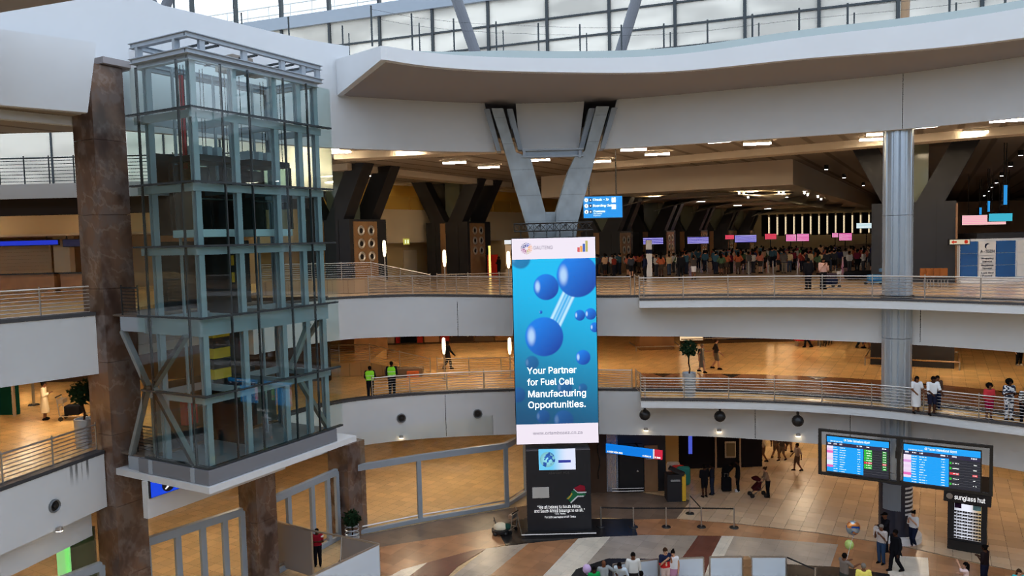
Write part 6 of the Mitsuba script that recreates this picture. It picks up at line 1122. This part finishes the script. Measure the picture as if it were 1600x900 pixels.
c_a, c_b, c_c, c_d = hz(424, 812, HB), hz(487, 829, HB), hz(592, 850, HB), hz(455, 915, HB)
hoard('grey partition panels of the booth below the marble column', [c_a, c_b], HB, PANELG); k = hoard('low grey partition of the booth with a diagonal brace', [hz(534, 838, HB), c_c], HB, PANELG); hoard('large white partition panel of the booth at the bottom', [c_c, c_d], HB)
part(k, 'brace', tube([[*hz(534, 838, HB), HB], [*(hz(524, 886, HB) * .5 + hz(534, 838, HB) * .5), 1.0]], .03), STEEL); part(k, 'top_rail', bar([*c_b, HB], [*hz(534, 838, HB), HB], .06), STEEL)
# flight boards
k = thing('flight_board', 'pair of hanging flight information screens in a black frame at the lower right', 'flight board')
DA, DB = 33.0, 29.6
A0, A1, B0, B1 = aty(1279, 740, DA), aty(1279.5, 669, DA), aty(1551, 775, DB), aty(1551, 697, DB)
zlo, zhi = A0[2], A1[2]; zl2, zh2 = B0[2], B1[2]
FV = frame([A0[0], A0[1], zlo], [B0[0] - A0[0], B0[1] - A0[1], zl2 - zlo], [0, 0, 1]); FL = np.linalg.norm(B0 - A0); FHt = (zhi - zlo + zh2 - zl2) / 2
FX = FV[:3, 0]; FZ = np.cross(FX, [0, 0, 1]); FZ /= np.linalg.norm(FZ); FM = np.eye(4); FM[:3, 0], FM[:3, 1], FM[:3, 2], FM[:3, 3] = FX, np.cross(FZ, FX), FZ, A0
fm = lambda m: moved(m, FM)
for (x0, x1, y0, y1) in ((0, FL, FHt - .1, FHt), (0, FL, 0, .1), (0, .12, 0, FHt), (FL - .12, FL, 0, FHt), (FL * .475, FL * .495, 0, FHt)): part(k, 'frame_bar', fm(box([(x0 + x1) / 2, (y0 + y1) / 2, 0], [x1 - x0, y1 - y0, .16])), BLACKM)
GR, RD, BB = mi.Color3f(.02, .55, .03), mi.Color3f(.75, .03, .05), mi.Color3f(.0, .36, .95)
def board(seed, stat):
    def fn(p, n, uv):
        u, v = uv.x, uv.y; nr = 11; y = (.74 - v) / .72 * nr; r = dr.floor(y); fy = y - r
        c = dr.select(u < .60, BB, mi.Color3f(.012, .014, .022)); inr = (v < .74) & (v > .03)
        logo = cell_rand(r, seed, 1); lc = dr.select(logo < .5, mix(mi.Color3f(.75, .35, .75), mi.Color3f(.9, .8, .95), cell_rand(r, seed, 2)), dr.select(logo < .75, mi.Color3f(.75, .9, 1.), mi.Color3f(.8, .15, .5)))
        c = dr.select((u < .105) & (r < 9), lc, c)
        mid = (fy > .33) & (fy < .66)
        for x0, L, var in ((.11, .06, .01), (.21, .06, .06), (.50, .05, 0)):
            w = x0 + L + var * cell_rand(r, seed, 5); c = dr.select((u > x0) & (u < w) & mid & (cell_rand(dr.floor(u * 130), r, seed) > .2), mi.Color3f(.75, .9, 1.), c)
        for i, s in enumerate(stat):
            if s: c = dr.select((r == i) & (u > .61) & (u < (.735 if s < 3 else .635)) & (fy > .12), GR if s != 2 else RD, c)
            if s in (1, 2): c = dr.select((r == i) & (u > .90) & (u < .965) & (fy > .12), GR * .6 if s == 1 else RD, c)
            if s: c = dr.select((r == i) & mid & (((u > .645) & (u < .73)) | ((u > .91) & (u < .955))) & (cell_rand(dr.floor(u * 130), r, seed) > .2), mi.Color3f(.9, .95, .9), c)
        c = dr.select((u > .6) & (fy > .94), mi.Color3f(.12, .12, .14), c)
        head = (v > .74); c = dr.select(head, mi.Color3f(.02, .015, .05), c); c = dr.select(v > .84, BB, c)
        c = dr.select(head & (v < .82) & (v > .785) & (((u > .02) & (u < .07)) | ((u > .11) & (u < .17)) | ((u > .21) & (u < .26)) | ((u > .49) & (u < .585)) | ((u > .64) & (u < .70)) | ((u > .88) & (u < .96))) & (cell_rand(dr.floor(u * 130), 3, seed) > .25), mi.Color3f(.85, .85, .9), c)
        return dr.select(inr | head, c, mi.Color3f(.01, .01, .02))
    return fn
for i, (x0, x1, st_) in enumerate(((.055, .43, (1, 1, 1, 1, 1, 2, 1, 1, 0)), (.515, .935, (0, 3, 0, 3, 0, 2, 0, 3, 0, 3)))):
    a, b, y0, y1 = x0 * FL, x1 * FL, .16 if i == 0 else .12, FHt - .27
    part(k, 'display', fm(trimesh.Trimesh([[a, y0, .09], [b, y0, .09], [b, y1, .09], [a, y1, .09]], [[0, 1, 2], [0, 2, 3]], process=False)), BLACK, uv=UVQ, emitter=gtex(board(i + 1, st_), .2), label=('left display with many green status boxes', 'right display with few green dots and a red row')[i])
    part(k, 'display_case', fm(box([(a + b) / 2, (y0 + y1) / 2, 0.03], [b - a + .08, y1 - y0 + .08, .1])), BLACKM)
    Mt = FM @ trimesh.transformations.translation_matrix([a + .28 * (b - a), y1 - .10 * (y1 - y0), .095]); text(k, 'OR Tambo International Airport', 0, 0, 0, .1, WHITE2, .42 * (b - a), True, DIMW, M=Mt)
    Mt = FM @ trimesh.transformations.translation_matrix([a + .06 * (b - a), y1 - .14 * (y1 - y0), .095]); text(k, 'International Arrivals', 0, 0, 0, .06, WHITE2, .2 * (b - a), False, DIMW, M=Mt)
p = A0 + (B0 - A0) * .485; part(k, 'column_arm', bar([p[0], p[1] + .05, 4.7], [FCX - .1, FCY - .6, 4.7], .2, .3), BLACKM)
# wrapped foot of the fluted column
k = thing('column_wrap', 'dark advertising wrap with white bars around the foot of the fluted column', 'advertising wrap')
part(k, 'sleeve', lathe([(.66, .05), (.7, .05), (.7, 2.9), (.66, 2.9)], 40, [FCX, FCY, 0]), mat('wrap_navy', lin(40, 42, 56), .35))
for i in range(7): part(k, 'white_bar', lathe([(.695, 0), (.712, 0), (.712, .09), (.695, .09)], 40, [FCX, FCY, 1.3 + i * .2]).slice_plane([FCX, FCY - .2, 0], [0, -1, 0]).slice_plane([FCX + .08, FCY, 0], [1, 0, 0]), W_)
part(k, 'pale_panel', lathe([(.695, 0), (.71, 0), (.71, 1.2), (.695, 1.2)], 40, [FCX, FCY, 1.5]).slice_plane([FCX, FCY - .2, 0], [0, -1, 0]).slice_plane([FCX - .1, FCY, 0], [-1, 0, 0]), col(130, 136, 144))
one('column_ledge', 'white round ledge at the foot of the wrapped column', 'ledge', lathe([(.7, 0), (1.0, 0), (1.0, .3), (.7, .3)], 32, [FCX + .1, FCY, .02]), W_)
# sunglasses kiosk
q0, q1 = at(1480, 857, 0), at(1541, 868, 0); k = thing('sunglasses_kiosk', 'black sunglasses kiosk with lit shelves at the lower right', 'kiosk')
kd = q1 - q0; KL = np.linalg.norm(kd); KM = frame([*q0, 0], [*kd, 0], [0, 0, 1]); KM[:3, 2] = [kd[1] / KL, -kd[0] / KL, 0]; km = lambda m: moved(m, KM)
part(k, 'cabinet', km(box([KL / 2, 1.1, -.35], [KL, 2.2, .7])), BLACK); part(k, 'header', km(box([KL / 2, 2.42, -.25], [KL + .3, .46, .8])), BLACK); part(k, 'base_drawer', km(box([KL / 2, .25, .03], [KL - .1, .4, .06])), BLACKM)
part(k, 'roof_box', km(box([KL / 2, 2.95, -.5], [KL + .1, .6, .5])), col(70, 58, 48))
def shelf(p, n, uv): return mix(mi.Color3f(.85, .88, 1.0), mi.Color3f(.9, .6, .25), smoothstep(.55, 1., uv.x)) * (.55 + .45 * smoothstep(.0, .45, .5 - dr.abs(uv.x - .42)))
a, b, y0, y1 = KL * .17, KL * .86, .55, 2.12
part(k, 'lit_back', km(trimesh.Trimesh([[a, y0, .01], [b, y0, .01], [b, y1, .01], [a, y1, .01]], [[0, 1, 2], [0, 2, 3]], process=False)), BLACK, uv=UVQ, emitter=gtex(shelf, .1))
for r in range(9):
    part(k, 'shelf', km(box([(a + b) / 2, y0 + .02 + r * .145, .04], [b - a, .012, .07])), col(200, 200, 205))
    for c in range(5):
        gx, gy = a + (b - a) * (c + .5) / 5, y0 + .075 + r * .145; g = thing('sunglasses', f'dark sunglasses on the lit kiosk shelves, {ORD[8 - r]} shelf from the top, {ORD[c]} from left', 'sunglasses', 'sunglasses on the kiosk shelves')
        put(g, km(cat([box([gx - .055, gy, .05], [.085, .06, .02]), box([gx + .055, gy, .05], [.085, .06, .02]), box([gx, gy + .015, .05], [.04, .012, .012])])), BLACKM)
part(k, 'purple_panel', km(box([a + .14, y1 - .1, .02], [.26, .2, .02])), col(50, 30, 60)); part(k, 'teal_panel', km(box([b - .16, y1 - .1, .02], [.3, .2, .02])), col(120, 160, 164))
text(k, 'sunglass hut', 0, 0, 0, .2, WHITE2, KL * .78, True, DIMW, M=KM @ trimesh.transformations.translation_matrix([KL * .17, 2.34, .155])); part(k, 'logo_disc', km(lathe([(0, 0), (.13, 0), (.13, .02), (0, .02)], 20, [KL * .05, 2.44, .15])), col(170, 160, 150))
# balloons
def balloon(label, px, py, D, r, m, tie=None, ctg='balloon', sc=(1, 1, 1.12)):
    c = aty(px, py, D); k = thing('balloon', label, ctg); part(k, 'skin', ball([0, 0, 0], r, 3, sc).apply_translation(c), m, True); part(k, 'knot', lathe([(0, 0), (.03, 0), (.0, .05)], 8, c - [0, 0, r * 1.12 + .04]), m)
    t = c + [.15, .1, -1.1] if tie is None else tie; part(k, 'string', tube([c - [0, 0, r * 1.12], (c + t) / 2 + [.05, 0, 0], t], .006, 4), W_)
FOIL = mat('foil_print', proc(lambda p, n, uv: mix(dr.select(noise(p.x * 5, p.y * 3, p.z * 5) > .5, mi.Color3f(.02, .10, .5), mi.Color3f(.75, .28, .08)), mi.Color3f(.4, .45, .5), smoothstep(.5, .62, noise(p.x * 6 + 7, p.y, p.z * 7)))), .15, .6)
balloon('round foil balloon with blue and orange print above the person in grey', 1333, 825, 31.5, .30, FOIL, np.array([*at(1319, 931, 0), 1.15]), sc=(1, .6, 1.05)); balloon('small pale green balloon above the person in grey', 1327, 851, 31, .18, mat('lime_balloon', lin(180, 200, 110), .25), np.array([*at(1319, 931, 0), 1.2])); balloon('lilac balloon beside the person in green', 917, 889, 29.6, .17, mat('lilac_balloon', lin(206, 176, 220), .25), np.array([*at(929, 946, 0), .7]))
